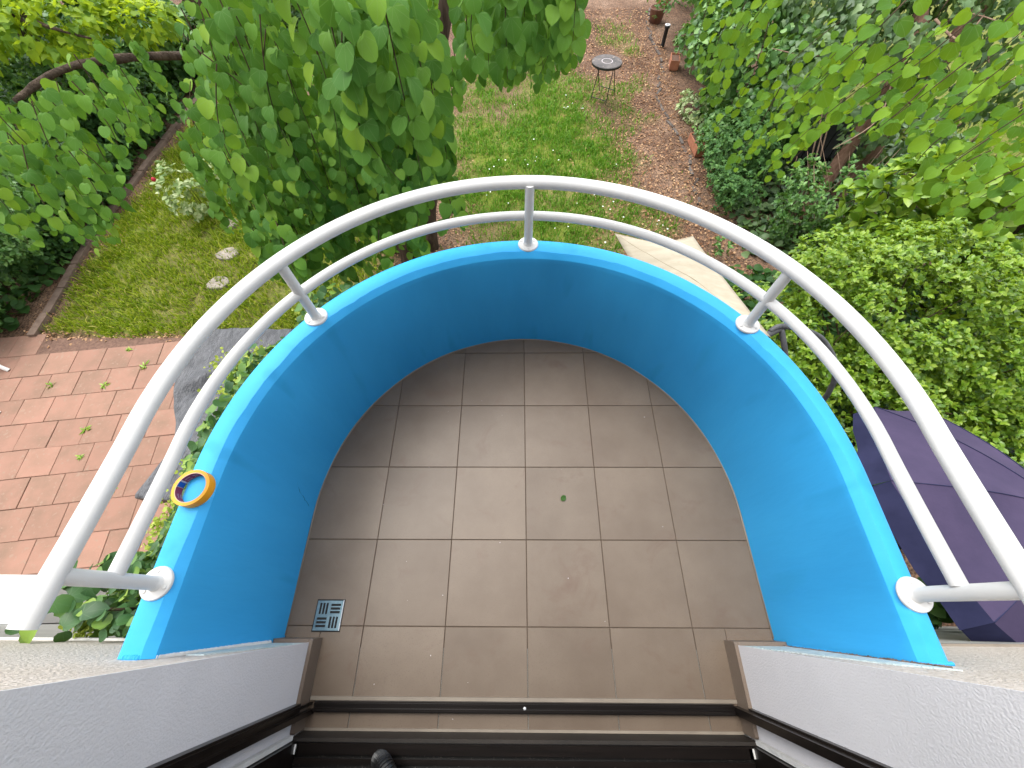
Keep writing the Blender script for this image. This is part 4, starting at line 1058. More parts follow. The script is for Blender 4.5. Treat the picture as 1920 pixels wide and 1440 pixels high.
        (-0.22, 3.41, 0.8, -0.21, 3.37, 0.32, 0.08), (0.18, 3.76, 0.62, 0.14, 3.77, 0.04, 0.069), (-0.11, 3.26, 0.81, -0.1, 3.26, 0.48, 0.058), (-0.2, 3.98, 0.68, -0.2, 3.97, 0.34, 0.057),
        (-0.03, 3.42, 0.84, -0.05, 3.4, 0.45, 0.058), (0.04, 3.33, 1.02, 0.05, 3.3, 0.63, 0.069), (-0, 4.06, 0.78, 0.01, 4.06, 0.47, 0.077), (-0.03, 3.7, 0.69, -0.07, 3.7, 0.1, 0.068),
        (-0.05, 3.99, 0.79, -0, 3.96, 0.28, 0.071), (-0.46, 4.02, 0.6, -0.44, 4.05, 0.14, 0.056), (0.05, 3.36, 0.76, 0.06, 3.36, 0.35, 0.057), (-0.3, 3.75, 0.76, -0.29, 3.75, 0.2, 0.068),
        (-0.06, 4.17, 0.59, -0.12, 4.17, -0.09, 0.079), (-0.11, 4.12, 0.7, -0.06, 4.1, 0.09, 0.07), (-0.74, 2.48, 0.01, -0.75, 2.4, -0.22, 0.063), (-0.39, 1.94, 0.35, -0.4, 1.9, 0.22, 0.077),
        (-1.71, 3, 0.01, -1.71, 2.9, -0.32, 0.06), (-1.53, 2.61, 0.03, -1.52, 2.51, -0.41, 0.065), (-0.78, 2.38, 0.16, -0.79, 2.31, -0.2, 0.067), (-2.02, 2.96, 0.03, -2.03, 2.79, -0.45, 0.067),
        (-0.93, 2.77, 0.26, -0.97, 2.63, -0.33, 0.068), (-0.4, 2.05, 0.64, -0.4, 1.98, 0.41, 0.077), (-1.58, 2.38, 0.38, -1.59, 2.22, -0.07, 0.064), (-1.29, 2.75, 0.11, -1.25, 2.56, -0.45, 0.06),
        (-1.42, 2.04, 0.26, -1.43, 1.9, -0.27, 0.083), (-0.74, 3.15, 0.04, -0.76, 3.08, -0.33, 0.079), (-0.69, 2.35, 0.49, -0.7, 2.16, -0.04, 0.063), (-0.6, 1.96, 0.52, -0.57, 1.89, 0.25, 0.069),
        (-1.04, 2.68, 0.06, -1.05, 2.61, -0.15, 0.079), (-0.76, 1.79, 0.28, -0.75, 1.72, 0.06, 0.069), (-0.74, 2.39, 0.18, -0.74, 2.2, -0.29, 0.083), (-1.26, 2.55, 0.24, -1.25, 2.48, 0.03, 0.079),
        (-1.64, 2.41, 0.35, -1.65, 2.31, -0.09, 0.071), (-0.49, 2.71, 0.28, -0.51, 2.6, -0, 0.084), (-1.17, 1.99, 0.31, -1.16, 1.92, -0.01, 0.061), (-1.99, 3.04, 0.13, -1.98, 2.92, -0.24, 0.069),
        (-0.77, 2.75, 0.04, -0.76, 2.69, -0.32, 0.07), (-1.47, 2.69, -0.22, -1.49, 2.61, -0.48, 0.066), (-1.17, 2.1, 0.04, -1.17, 1.99, -0.36, 0.08), (-1.16, 2.13, 0.49, -1.14, 2.02, 0.05, 0.067),
        (-1.36, 2.45, 0.3, -1.38, 2.27, -0.2, 0.073), (-1.61, 2.51, -0.2, -1.61, 2.38, -0.7, 0.083), (-1.47, 2.83, 0.17, -1.42, 2.69, -0.39, 0.063), (-1.43, 1.92, 0.34, -1.42, 1.84, -0.05, 0.069),
        (-1.63, 2.49, -0.25, -1.64, 2.4, -0.64, 0.084), (-1.37, 2.89, -0.05, -1.35, 2.78, -0.51, 0.074), (-1.51, 2.65, 0.09, -1.53, 2.59, -0.33, 0.062), (-1.09, 2.1, 0.32, -1.09, 2.01, -0.16, 0.082),
        (-0.94, 2.15, 0.34, -0.93, 2.06, 0.1, 0.064), (-2.02, 2.62, -0.23, -2, 2.48, -0.61, 0.075), (-1.18, 2.55, -0.05, -1.15, 2.37, -0.63, 0.061), (-1.34, 1.93, 0.6, -1.34, 1.86, 0.18, 0.079),
        (-1.55, 1.95, 0.16, -1.56, 1.9, -0.15, 0.077), (-1.53, 2.38, 0.25, -1.51, 2.29, -0.06, 0.066), (-0.94, 2.29, 0.4, -0.93, 2.14, -0.12, 0.08), (-1.21, 1.7, 0.41, -1.21, 1.61, 0.12, 0.064),
        (-1.21, 2.87, -0.01, -1.21, 2.71, -0.51, 0.071), (-0.55, 1.78, 0.32, -0.55, 1.74, 0.18, 0.062), (-0.65, 2.75, 0.21, -0.65, 2.71, -0.03, 0.08), (-1.33, 1.99, 0.22, -1.38, 1.85, -0.2, 0.083),
        (-1.62, 2.7, -0.11, -1.6, 2.53, -0.59, 0.062), (-0.47, 2.41, 0.19, -0.48, 2.35, -0.11, 0.073), (-1.61, 2.33, 0.03, -1.65, 2.17, -0.55, 0.064), (-1.51, 2.43, 0.08, -1.51, 2.34, -0.51, 0.061),
        (-1.13, 2.14, 0.26, -1.12, 2.05, -0.08, 0.066), (-1.75, 2.57, 0.05, -1.74, 2.51, -0.29, 0.074),
    ],
    'B': [
        (-2.35, 2.28, 0.46, -2.35, 2.24, 0.27, 0.053), (-3.44, 2.31, 0.33, -3.41, 2.22, 0.04, 0.076), (-3.04, 2.63, 0.48, -3.03, 2.5, 0.09, 0.054), (-2.18, 1.96, 0.61, -2.18, 1.82, 0.29, 0.052),
        (-2.33, 2.14, 0.74, -2.36, 1.95, 0.21, 0.072), (-2.42, 2, 0.62, -2.42, 1.84, 0.18, 0.059), (-2.65, 1.79, 0.68, -2.66, 1.73, 0.46, 0.078), (-2.91, 2.85, 0.52, -2.88, 2.61, -0.09, 0.07),
        (-3.34, 2.47, 0.44, -3.35, 2.25, -0.12, 0.074), (-2.97, 2.43, 0.44, -3.01, 2.23, -0.09, 0.056), (-2.33, 2.15, 0.51, -2.32, 2.04, 0.22, 0.063), (-3.47, 2.62, 0.53, -3.5, 2.35, -0, 0.057),
        (-2.21, 2.51, 0.71, -2.22, 2.4, 0.43, 0.067), (-3.04, 2.49, 0.54, -3.04, 2.31, 0.13, 0.054), (-3.04, 2.41, 0.74, -3, 2.11, 0.01, 0.071), (-2.57, 2.85, 0.46, -2.58, 2.76, 0.21, 0.071),
        (-1.95, 2.14, 0.92, -1.94, 2.07, 0.61, 0.058), (-2.4, 2.08, 0.53, -2.38, 1.97, 0.14, 0.078), (-2.63, 2.16, 0.59, -2.59, 2.01, 0.01, 0.072), (-2.64, 2.52, 0.62, -2.65, 2.43, 0.24, 0.075),
        (-3.24, 2.39, 0.56, -3.23, 2.12, -0.12, 0.066), (-2.62, 2.63, 0.61, -2.58, 2.43, 0.09, 0.079), (-2.62, 2.2, 0.71, -2.58, 2.16, 0.33, 0.057), (-1.99, 2.07, 0.85, -1.99, 1.96, 0.52, 0.065),
        (-3.51, 2.89, 0.35, -3.51, 2.69, -0.11, 0.061), (-2.97, 2.06, 0.52, -2.95, 1.95, 0.07, 0.064), (-3.02, 2.55, 0.19, -3, 2.39, -0.29, 0.076), (-2.59, 2.1, 0.58, -2.52, 1.94, 0.08, 0.075),
        (-3.25, 2.99, 0.37, -3.23, 2.7, -0.18, 0.062), (-2.81, 2.24, 0.77, -2.8, 2.13, 0.39, 0.056), (-2.08, 2.48, 0.73, -2.07, 2.43, 0.49, 0.053), (-3.46, 2.38, 0.34, -3.49, 2.27, -0.02, 0.079),
    ],
    'B2': [
        (-3.83, 3.98, 0.17, -3.83, 4.01, -0.31, 0.061), (-3.07, 3.58, 0.44, -3.1, 3.55, -0.08, 0.074), (-5.79, 4.88, -0.07, -5.75, 4.85, -0.59, 0.066), (-3.01, 3.44, 0.28, -3.03, 3.47, -0.1, 0.061),
        (-4.22, 3.78, -0.07, -4.23, 3.77, -0.64, 0.062), (-3.74, 3.19, 0.21, -3.75, 3.2, -0.52, 0.059), (-2.84, 3.33, 0.38, -2.82, 3.33, 0.04, 0.059), (-3.09, 3.98, 0.31, -3.08, 4, -0.07, 0.07),
        (-3.36, 3.58, 0.19, -3.35, 3.58, -0.25, 0.067),
    ],
    'C': [
        (2.85, 2.24, 0.38, 2.67, 2.24, 0, 0.075), (2.5, 2.16, 0.83, 2.29, 2.16, 0.37, 0.067), (3.19, 2.2, 0.51, 2.96, 2.17, -0.03, 0.053), (1.72, 2.29, 0.74, 1.49, 2.26, 0.3, 0.059),
        (1.87, 2.84, 0.81, 1.68, 2.86, 0.38, 0.056), (2.84, 2.73, 0.55, 2.59, 2.73, 0.13, 0.061), (2.52, 2.58, 0.92, 2.34, 2.61, 0.47, 0.058), (3.04, 2.95, 0.67, 2.85, 2.97, 0.05, 0.077),
        (2.1, 2.29, 1.02, 1.84, 2.28, 0.5, 0.07), (2.35, 2.35, 0.83, 2.2, 2.37, 0.38, 0.067), (1.65, 1.67, 0.85, 1.59, 1.65, 0.71, 0.07), (2.66, 2.71, 0.55, 2.48, 2.72, 0.19, 0.067),
        (2.27, 1.67, 0.71, 2.16, 1.66, 0.39, 0.056), (1.74, 1.61, 0.83, 1.66, 1.6, 0.69, 0.058), (1.67, 2.11, 0.94, 1.33, 2.12, 0.45, 0.06), (3.62, 2.91, 0.53, 3.34, 2.89, -0.02, 0.068),
        (2.17, 1.93, 0.59, 2.11, 1.93, 0.39, 0.079), (1.76, 2.08, 1.05, 1.5, 2.08, 0.68, 0.065), (2.26, 2.01, 0.74, 2.1, 2.01, 0.42, 0.057), (2, 2.71, 0.66, 1.66, 2.69, -0.01, 0.074),
        (3.42, 2.76, 0.52, 3.29, 2.76, 0.15, 0.059), (1.53, 1.81, 0.92, 1.47, 1.81, 0.76, 0.061), (3.37, 2.64, 0.56, 3, 2.66, -0.06, 0.053), (3.22, 2.25, 0.3, 3.07, 2.23, -0.07, 0.07),
        (3.22, 2.92, 0.66, 2.96, 2.92, -0, 0.058), (2.58, 2.33, 0.6, 2.37, 2.34, 0.22, 0.074), (2.5, 2.5, 0.44, 2.42, 2.5, 0.21, 0.058), (2.31, 1.85, 0.57, 2.19, 1.85, 0.34, 0.063),
        (2.17, 2.52, 0.49, 2.1, 2.51, 0.35, 0.059), (1.72, 1.93, 0.94, 1.58, 1.94, 0.69, 0.073), (1.55, 2.22, 1.05, 1.31, 2.2, 0.67, 0.075), (1.46, 2.65, 0.53, 1.4, 2.63, 0.1, 0.062),
        (1.23, 2.99, 0.8, 1.23, 2.97, 0.31, 0.064), (1.56, 3.31, 0.6, 1.48, 3.26, -0.01, 0.06), (1.23, 3.43, 0.89, 1.21, 3.4, 0.32, 0.058), (1.18, 2.93, 0.92, 1.11, 2.87, 0.44, 0.053),
        (2.53, 3.62, 0.37, 2.48, 3.64, -0.12, 0.061), (1.65, 3.42, 0.82, 1.52, 3.5, 0.06, 0.07), (1.33, 3.13, 0.65, 1.28, 3.15, 0.23, 0.063), (1.85, 3.95, 0.84, 1.8, 4, 0.22, 0.07),
    ],
    'C2': [
        (5.2, 4.84, 0.22, 4.99, 4.86, -0.24, 0.076), (4.97, 4.78, 0.32, 4.69, 4.76, -0.14, 0.061), (4.27, 3.58, 0.28, 4.05, 3.6, -0.23, 0.056), (3.44, 4.18, -0.13, 3.25, 4.2, -0.57, 0.064),
        (3.73, 4.26, 0.21, 3.57, 4.23, -0.24, 0.075), (4.19, 3.43, -0, 3.85, 3.44, -0.7, 0.076), (2.51, 3.99, -0.3, 2.19, 3.98, -0.78, 0.067), (2.27, 3.72, 0.46, 1.99, 3.71, -0.13, 0.065),
        (2.9, 3.56, 0.51, 2.66, 3.56, -0.01, 0.06), (2.33, 3.65, 0.31, 2.12, 3.64, -0.13, 0.07), (2.98, 4.44, 0.09, 2.78, 4.43, -0.53, 0.077), (2.22, 3.37, 0.46, 1.86, 3.37, -0.26, 0.075),
        (3.56, 5.02, 0.38, 3.44, 5.03, -0.12, 0.079), (2.88, 4.11, 0.17, 2.41, 4.17, -0.62, 0.064),
    ],
}


# ---- the redbud in front of the balcony: several trunks, hanging curtain of heart-shaped leaves
tree1 = thing('redbud_tree', 'weeping redbud with many dark trunks, curtain of leaves hanging before the balcony', 'tree', (-1.5, 5.4, G))
limb([(-1.45, 5.2, G - .1), (-1.32, 5.5, -2.0), (-1.12, 5.85, -1.2), (-0.92, 6.0, -0.4), (-0.62, 6.1, 0.6), (-0.3, 6.0, 1.8)], 0.105, 0.07, tree1, 'trunk')
limb([(-1.60, 5.6, G - .1), (-1.45, 6.0, -1.8), (-1.35, 6.15, -0.9), (-1.25, 6.2, 0.2), (-1.3, 6.1, 1.6)], 0.085, 0.05, tree1, 'trunk')
limb([(-1.75, 4.9, G - .1), (-1.72, 4.9, -1.6), (-1.75, 4.8, -0.4), (-1.9, 4.6, 0.8), (-2.1, 4.2, 2.2)], 0.125, 0.085, tree1, 'trunk', rough=0.15)
limb([(-2.0, 5.2, G - .1), (-2.2, 5.0, -1.4), (-2.5, 4.6, 0.0), (-2.9, 4.1, 1.6)], 0.12, 0.07, tree1, 'trunk')
limb([(-2.1, 4.2, 1.9), (-1.6, 3.2, 2.5), (-1.0, 2.4, 2.75), (-0.3, 1.9, 2.7)], 0.06, 0.02, tree1, 'branch')
limb([(-1.9, 4.6, 0.8), (-1.5, 3.6, 1.6), (-1.2, 2.6, 1.9), (-0.9, 2.0, 1.95)], 0.045, 0.012, tree1, 'branch')
limb([(-0.62, 6.1, 0.6), (-0.4, 4.6, 1.5), (0.0, 3.2, 2.0), (0.2, 2.3, 2.05)], 0.05, 0.012, tree1, 'branch')
limb([(-2.5, 4.6, 0.0), (-2.2, 3.6, 0.9), (-1.8, 2.8, 1.3), (-1.5, 2.2, 1.35)], 0.04, 0.010, tree1, 'branch')
P, Td, Nn, Sz, yg, paths = twig_leaves(TWIGS['A'], 0.031, 1)
near, far = near_far(P, Sz, 300)
on, oy = near[~yg[near]], near[yg[near]]
for q, shp in enumerate(('heart', 'heart_curled', 'heart_flat')): leaf_objects(shp, P[on][q::3], Td[on][q::3], Nn[on][q::3], Sz[on][q::3], M['redbud'], tree1)
leaf_objects('oval', P[oy], Td[oy], Nn[oy], Sz[oy] * 1.15, M['redbud_young'], tree1)
twig_mesh(paths, tree1)
P2, T2, N2, S2, y2, paths2 = twig_leaves(TWIGS['A2'], 0.034, 2)
Pa, Ta, Na, Sa = np.concatenate([P[far], P2]), np.concatenate([Td[far], T2]), np.concatenate([Nn[far], N2]), np.concatenate([Sz[far], S2])
o = link('foliage', mass_mesh('foliage', 'heart', Pa - np.array(tree1.location), Ta, Na, Sa, M['redbud']), tree1); o['kind'] = 'stuff'
twig_mesh(paths2, tree1)

cp, cd = blob(1700, (-1.6, 5.0, 3.3), (3.2, 2.3, .9), .2)  # unseen upper crown, added above the view to shade the leaves below
o = link('crown', mass_mesh('crown', 'heart', cp - np.array(tree1.location), norm(rng.normal(0, 1, (len(cp), 3)) - [0, 0, .8]), np.array([0, 0, 1.]) + rng.normal(0, .5, (len(cp), 3)), rng.uniform(.09, .14, len(cp)), M['redbud']), tree1); o['kind'] = 'stuff'
limb([(-0.3, 6.0, 1.8), (-0.4, 5.4, 2.8), (-0.9, 4.4, 3.3)], .07, .03, tree1, 'branch')

# ---- redbud on the left
BRANCH = [(-3.91, 7.58, -1.46), (-3.51, 5.53, -0.44), (-3.59, 4.84, -0.13), (-3.71, 4.33, 0.04), (-3.68, 3.77, 0.19), (-3.65, 3.24, 0.23)]
tree2 = thing('redbud_tree', 'redbud leaning in from the far left corner, sprays of leaves above the lawn edge', 'tree', (-5.6, 8.2, G))
limb([(-4.2, 8.4, G - .1), (-4.4, 8.2, -1.6), (-4.75, 7.9, -0.6), (-5.3, 7.6, 0.5), (-5.9, 7.2, 1.6)], 0.24, 0.17, tree2, 'trunk')
limb(BRANCH, 0.05, 0.018, tree2, 'branch')
limb([(-5.3, 7.6, 0.5), (-4.8, 5.4, 1.4), (-3.6, 3.4, 1.9), (-2.4, 2.2, 1.9)], 0.07, 0.012, tree2, 'branch')
limb([(-3.6, 3.4, 1.9), (-3.2, 2.6, 1.85), (-2.9, 1.9, 1.6)], 0.025, 0.008, tree2, 'branch')
P, Td, Nn, Sz, yg, paths = twig_leaves(TWIGS['B'], 0.031, 1, out=(0.35, -0.6, 0.0))
near, far = near_far(P, Sz, 260)
on, oy = near[~yg[near]], near[yg[near]]
for q, shp in enumerate(('heart', 'heart_curled', 'heart_flat')): leaf_objects(shp, P[on][q::3], Td[on][q::3], Nn[on][q::3], Sz[on][q::3], M['redbud'], tree2)
leaf_objects('oval', P[oy], Td[oy], Nn[oy], Sz[oy] * 1.15, M['redbud_young'], tree2)
twig_mesh(paths, tree2)
P2, T2, N2, S2, y2, paths2 = twig_leaves(TWIGS['B2'], 0.034, 2, out=(0.35, -0.6, 0.0))
Pa, Ta, Na, Sa = np.concatenate([P[far], P2]), np.concatenate([Td[far], T2]), np.concatenate([Nn[far], N2]), np.concatenate([Sz[far], S2])
o = link('foliage', mass_mesh('foliage', 'heart', Pa - np.array(tree2.location), Ta, Na, Sa, M['redbud']), tree2); o['kind'] = 'stuff'
twig_mesh(paths2, tree2)

# ---- redbud on the right
tree3 = thing('redbud_tree', 'redbud reaching in from the upper right, bright round leaves on arching twigs', 'tree', (5.2, 3.6, G))
limb([(6.2, 4.4, G - .1), (6.0, 4.2, -1.0), (5.4, 3.8, 0.8), (4.6, 3.2, 2.2)], 0.16, 0.09, tree3, 'trunk')
limb([(5.2, 3.6, 1.2), (4.0, 2.9, 1.7), (2.9, 2.3, 1.75), (2.2, 1.9, 1.5)], 0.05, 0.010, tree3, 'branch')
limb([(5.4, 3.8, 0.8), (4.2, 2.6, 1.2), (3.2, 1.9, 1.25), (2.5, 1.5, 1.0)], 0.045, 0.010, tree3, 'branch')
limb([(4.0, 2.9, 1.7), (2.8, 2.6, 1.9), (1.6, 2.2, 1.8)], 0.03, 0.008, tree3, 'branch')
P, Td, Nn, Sz, yg, paths = twig_leaves(TWIGS['C'], 0.033, 1, up_bias=0.8, out=(-0.4, -0.4, 0.0), spread=1.1, hang=(-0.45, -0.25, -0.8))
near, far = near_far(P, Sz, 260)
leaf_objects('round', P[near], Td[near], Nn[near], Sz[near], M['redbud_right'], tree3)
twig_mesh(paths, tree3)
P2, T2, N2, S2, y2, paths2 = twig_leaves(TWIGS['C2'], 0.036, 1, up_bias=0.8, out=(-0.4, -0.4, 0.0), spread=1.1, hang=(-0.45, -0.25, -0.8))
Pa, Ta, Na, Sa = np.concatenate([P[far], P2]), np.concatenate([Td[far], T2]), np.concatenate([Nn[far], N2]), np.concatenate([Sz[far], S2])
o = link('foliage', mass_mesh('foliage', 'round', Pa - np.array(tree3.location), Ta, Na, Sa, M['redbud_right']), tree3); o['kind'] = 'stuff'
twig_mesh(paths2, tree3)

# ---- climbing hydrangea on the outer face of the parapet, left
hyd = thing('climbing_hydrangea', 'climbing hydrangea with dark glossy leaves on the outside of the blue parapet', 'climbing plant', (-1.1, 0.3, G))
def along(t, off, z):       # t 0 at the house wall .. 1 near the crown of the curve
    L1 = CY + 0.03; tot = L1 + RO * PI * 0.40; s = t * tot
    if s < L1: return np.array([-RO - off, -0.03 + s, z])
    a = PI - (s - L1) / RO
    return np.array([(RO + off) * math.cos(a), CY + (RO + off) * math.sin(a), z])
hp, ht, hn, hs = [], [], [], []
for k in range(3000):
    t = rng.uniform(0, 1) ** 0.9; z = rng.uniform(-0.45, 0.22)
    w_ = .085 + .04 * math.sin(t * 19) + .06 * math.exp(-((t - .05) / .10) ** 2) + .20 * math.exp(-((t - .545) / .05) ** 2) + .14 * math.exp(-((t - .72) / .06) ** 2)
    off = .47 - .85 * z + rng.uniform(-.16, 1.0) * w_
    p = along(t, off, z); q = along(t, off + .5, z) - p
    hp.append(p); o_ = q / np.linalg.norm(q)
    ht.append(o_ * rng.uniform(-.2, .9) + np.array([rng.normal(0, .5), rng.normal(0, .5), -0.35])); hn.append(np.array([0, 0, .9]) - o_ * .1 + rng.normal(0, .35, 3)); hs.append(rng.uniform(.030, .056))
for k in range(260):        # large leaves by the house wall
    p = np.array([rng.uniform(-1.72, -1.26), rng.uniform(-0.03, 0.22), rng.uniform(-0.40, 0.18)])
    hp.append(p); ht.append(np.array([rng.normal(-.2, .6), rng.normal(.1, .5), -.3])); hn.append(np.array([rng.normal(0.2, .4), .25, .9])); hs.append(rng.uniform(.042, .078))
hp, ht, hn, hs = map(np.array, (hp, ht, hn, hs))
near, far = near_far(hp, hs, 240)
leaf_objects('heart', hp[near], ht[near], hn[near], hs[near], M['hydrangea'], hyd)
o = link('foliage', mass_mesh('foliage', 'heart', hp[far] - np.array(hyd.location), ht[far], hn[far], hs[far], M['hydrangea']), hyd); o['kind'] = 'stuff'
for path in ([along(t, .5 + .1 * math.sin(t * 8), -.3 + .12 * math.sin(t * 11)) for t in np.linspace(0, 1, 16)], [along(t, .75, -.45 + .15 * math.sin(t * 9)) for t in np.linspace(0, .9, 16)],
             [(-1.6, .1, G), (-1.55, .08, -1.5), (-1.5, .06, -.3), (-1.42, .05, .10), (-1.55, .05, .10)], 
             [along(.3, .6, G), along(.3, .6, -1.5), along(.32, .62, -.4)], [along(.7, .6, G), along(.7, .6, -1.5), along(.68, .6, -.4)]):
    limb([tuple(p) for p in path], 0.011, 0.004, hyd, 'stem', 'twig', 6, .05)
for k, (t, off, z, r) in enumerate(((.06, .64, -.1, .04), (.13, .64, -.1, .04), (.19, .64, -.12, .04), (.25, .66, -.14, .045), (.30, .66, -.16, .04), (.36, .68, -.16, .04), (.50, .80, -.2, .05), (.545, .98, -.25, .07), (.56, .90, -.2, .06), (.53, .90, -.2, .055), (.58, .78, -.16, .05), (.72, .86, -.2, .055), (.75, .76, -.2, .05), (.02, .70, .0, .04))):
    c = along(t, off, z); n = 120; r *= 1.35
    d = rng.normal(0, 1, (n, 3)) * [1, 1, .35]
    fp = c + d * r * 0.55
    me = mass_mesh('flower_head', 'round', fp - np.array(hyd.location), norm(rng.normal(0, 1, (n, 3))), np.tile([0, 0, 1.], (n, 1)) + rng.normal(0, .5, (n, 3)), rng.uniform(.009, .020, n), M['lime_flower'])
    link('flower_head', me, hyd)['kind'] = 'stuff'

# ---- shrubs and hedges
bush('privet_shrub', 'big glossy lime green shrub beyond the railing on the right', 'shrub', (4.3, 2.6, G),
     [(21000, (4.10, 2.85, -1.75), (1.15, 1.05, .78), 70, .28), (11000, (5.1, 1.95, -1.8), (.95, .8, .7), 40, .28), (5500, (3.15, 2.9, -2.1), (.55, .75, .55), 26, .25), (7000, (3.75, 2.1, -2.1), (.9, .6, .55), 28, .26), (5000, (4.9, 1.45, -2.1), (.9, .4, .55), 24, .26)],
     'oval', (.042, .070), 'privet', rnd_stems(26, (4.2, 2.5, G), (4.2, 2.6, -1.7), (1.2, 1.0, .4), .014, 3), rosette=7, limit_z=G)
bush('broadleaf_shrub', 'shrub with large pointed light green leaves behind the lime shrub', 'shrub', (5.4, 5.0, G),
     [(1500, (5.2, 4.5, -1.7), (.9, .5, .6), 18, .36), (1500, (6.1, 4.0, -1.8), (.9, .7, .6), 18, .38)], 'oval', (.13, .20), 'privet', rnd_stems(10, (5.5, 5, G), (5.6, 4.9, -1.4), (.8, .6, .4), .016, 4), rosette=6)
bush('ivy_hedge', 'tall ivy covered hedge along the right side of the bare path', 'hedge', (4.4, 10.5, G),
     [(6200, (4.10, 9.1, -1.85), (.65, 1.8, 1.1), 50, .30), (5600, (4.25, 11.8, -1.8), (.62, 1.8, 1.2), 46, .32), (3200, (4.9, 13.9, -1.6), (.9, 1.5, 1.4), 26, .38), (3600, (5.3, 9.4, -1.1), (1.0, 2.0, 1.0), 32, .38), (2400, (6.2, 12, -.7), (1.4, 2.5, 1.2), 26, .42), (1800, (4.4, 7.4, -1.7), (.5, .6, .9), 20, .28)],
     'heart', (.070, .115), 'ivy_leaf', rnd_stems(14, (4.6, 10.5, G), (4.6, 10.5, -1.6), (.5, 2.5, .5), .02, 6), up=.5, tipdown=.6)
bush('fine_leaved_shrub', 'low feathery green shrub spilling over the grey edging', 'shrub', (3.75, 6.9, G),
     [(5600, (3.80, 7.0, -2.35), (.5, .8, .5), 30, .26), (2400, (3.65, 6.2, -2.6), (.4, .45, .28), 16, .2)], 'lance', (.05, .09), 'feather', rnd_stems(10, (3.8, 6.9, G), (3.7, 6.9, -2.3), (.4, .6, .3), .010, 7), rosette=8, wide=1.5)
bush('white_edged_plant', 'low plant with pale green and white leaves beside the grey edging', 'plant', (3.5, 9.0, G),
     [(420, (3.55, 9.0, -2.70), (.24, .55, .18))], 'oval', (.06, .10), 'variegated', None, rosette=5)
bush('small_weed_bush', 'small green seedling bush on the brown earth by the swing', 'plant', (3.15, 5.05, G),
     [(90, (3.15, 5.05, -2.78), (.16, .16, .12))], 'oval', (.05, .08), 'ivy_leaf', None, rosette=5)
bush('dark_left_shrub', 'dense dark green shrub at the far left of the patio', 'shrub', (-7.9, 4.3, G),
     [(9000, (-7.75, 4.7, -2.1), (.75, 1.0, .8), 40, .30), (5500, (-7.85, 3.55, -2.3), (.65, .55, .55), 24, .26), (4500, (-8.9, 4.2, -1.7), (.9, 1.4, .9), 24, .36)], 'oval', (.05, .085), 'ivy_leaf', rnd_stems(10, (-8, 4.2, G), (-8, 4.2, -1.9), (.5, .6, .4), .014, 9), rosette=6)
bush('deep_green_shrub', 'shaded deep green shrubs behind the red edging strip', 'shrub', (-8.2, 7.0, G),
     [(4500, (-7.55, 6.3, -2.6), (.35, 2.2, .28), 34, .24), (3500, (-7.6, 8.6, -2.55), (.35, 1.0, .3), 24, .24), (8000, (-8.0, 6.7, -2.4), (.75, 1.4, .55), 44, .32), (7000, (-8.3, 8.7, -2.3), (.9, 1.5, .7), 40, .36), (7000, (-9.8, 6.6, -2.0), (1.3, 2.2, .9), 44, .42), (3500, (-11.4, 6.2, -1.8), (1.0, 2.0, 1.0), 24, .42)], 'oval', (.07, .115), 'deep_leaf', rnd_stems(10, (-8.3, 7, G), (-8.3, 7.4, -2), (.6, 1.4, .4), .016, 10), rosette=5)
bush('variegated_shrub', 'light green broad leaved shrub in the gap beyond the left lawn', 'shrub', (-8.2, 11.2, G),
     [(3600, (-8.4, 11.0, -2.1), (1.4, 1.1, .8), 30, .36), (1600, (-6.4, 11.2, -2.4), (.8, .8, .5), 16, .3), (2600, (-10.6, 10.4, -1.8), (1.3, 1.4, 1.0), 24, .4)], 'heart', (.11, .18), 'ivy_leaf', rnd_stems(8, (-8.2, 11.2, G), (-8, 11.2, -2), (1, .8, .4), .018, 11), rosette=5)
bush('dark_conifer', 'nearly black evergreen with greyish tips behind the leaning trunk', 'shrub', (-7.0, 13.6, G),
     [(2600, (-7.2, 13.6, -1.9), (1.4, 1.2, 1.0), 26, .35), (1700, (-5.2, 13.8, -2.0), (1.2, .9, .9), 20, .3)], 'lance', (.10, .18), 'grey_ivy', rnd_stems(6, (-7, 13.6, G), (-6.8, 13.6, -1.8), (1, .5, .5), .03, 12), rosette=6)
def ground_cover(x0, x1, y0, y1, n, label, mat, s0, s1, hmax):
    x, y = scatter(n, x0, x1, y0, y1)
    z = G + rng.uniform(0.02, 1, n) * hmax * (0.35 + 0.65 * vnoise(x, y, 1.3, 77))
    a = rng.uniform(0, 6.28, n)
    me = mass_mesh('ground_cover', 'heart', np.stack([x, y, z], 1), np.stack([np.cos(a), np.sin(a), rng.uniform(-.5, .3, n)], 1), np.array([0, 0, 1.]) + rng.normal(0, .4, (n, 3)), rng.uniform(s0, s1, n), M[mat])
    tag(link('ground_cover', me), label, 'ground cover', kind='stuff')
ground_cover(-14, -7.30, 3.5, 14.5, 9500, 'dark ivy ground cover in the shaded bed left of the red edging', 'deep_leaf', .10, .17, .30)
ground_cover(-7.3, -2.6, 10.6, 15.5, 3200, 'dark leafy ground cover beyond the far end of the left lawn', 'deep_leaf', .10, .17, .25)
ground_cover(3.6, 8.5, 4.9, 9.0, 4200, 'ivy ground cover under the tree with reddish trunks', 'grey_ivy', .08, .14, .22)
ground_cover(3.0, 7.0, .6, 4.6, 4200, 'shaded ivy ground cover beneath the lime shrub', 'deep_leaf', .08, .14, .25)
mp = thing('maple_tree', 'yellow-green backlit tree in the upper left corner', 'tree', (-9.4, 9.6, G))
limb([(-9.4, 9.6, G - .1), (-9.2, 9.4, -1.6), (-8.8, 9.0, -.6), (-8.6, 8.6, .8)], 0.15, 0.08, mp, 'trunk')
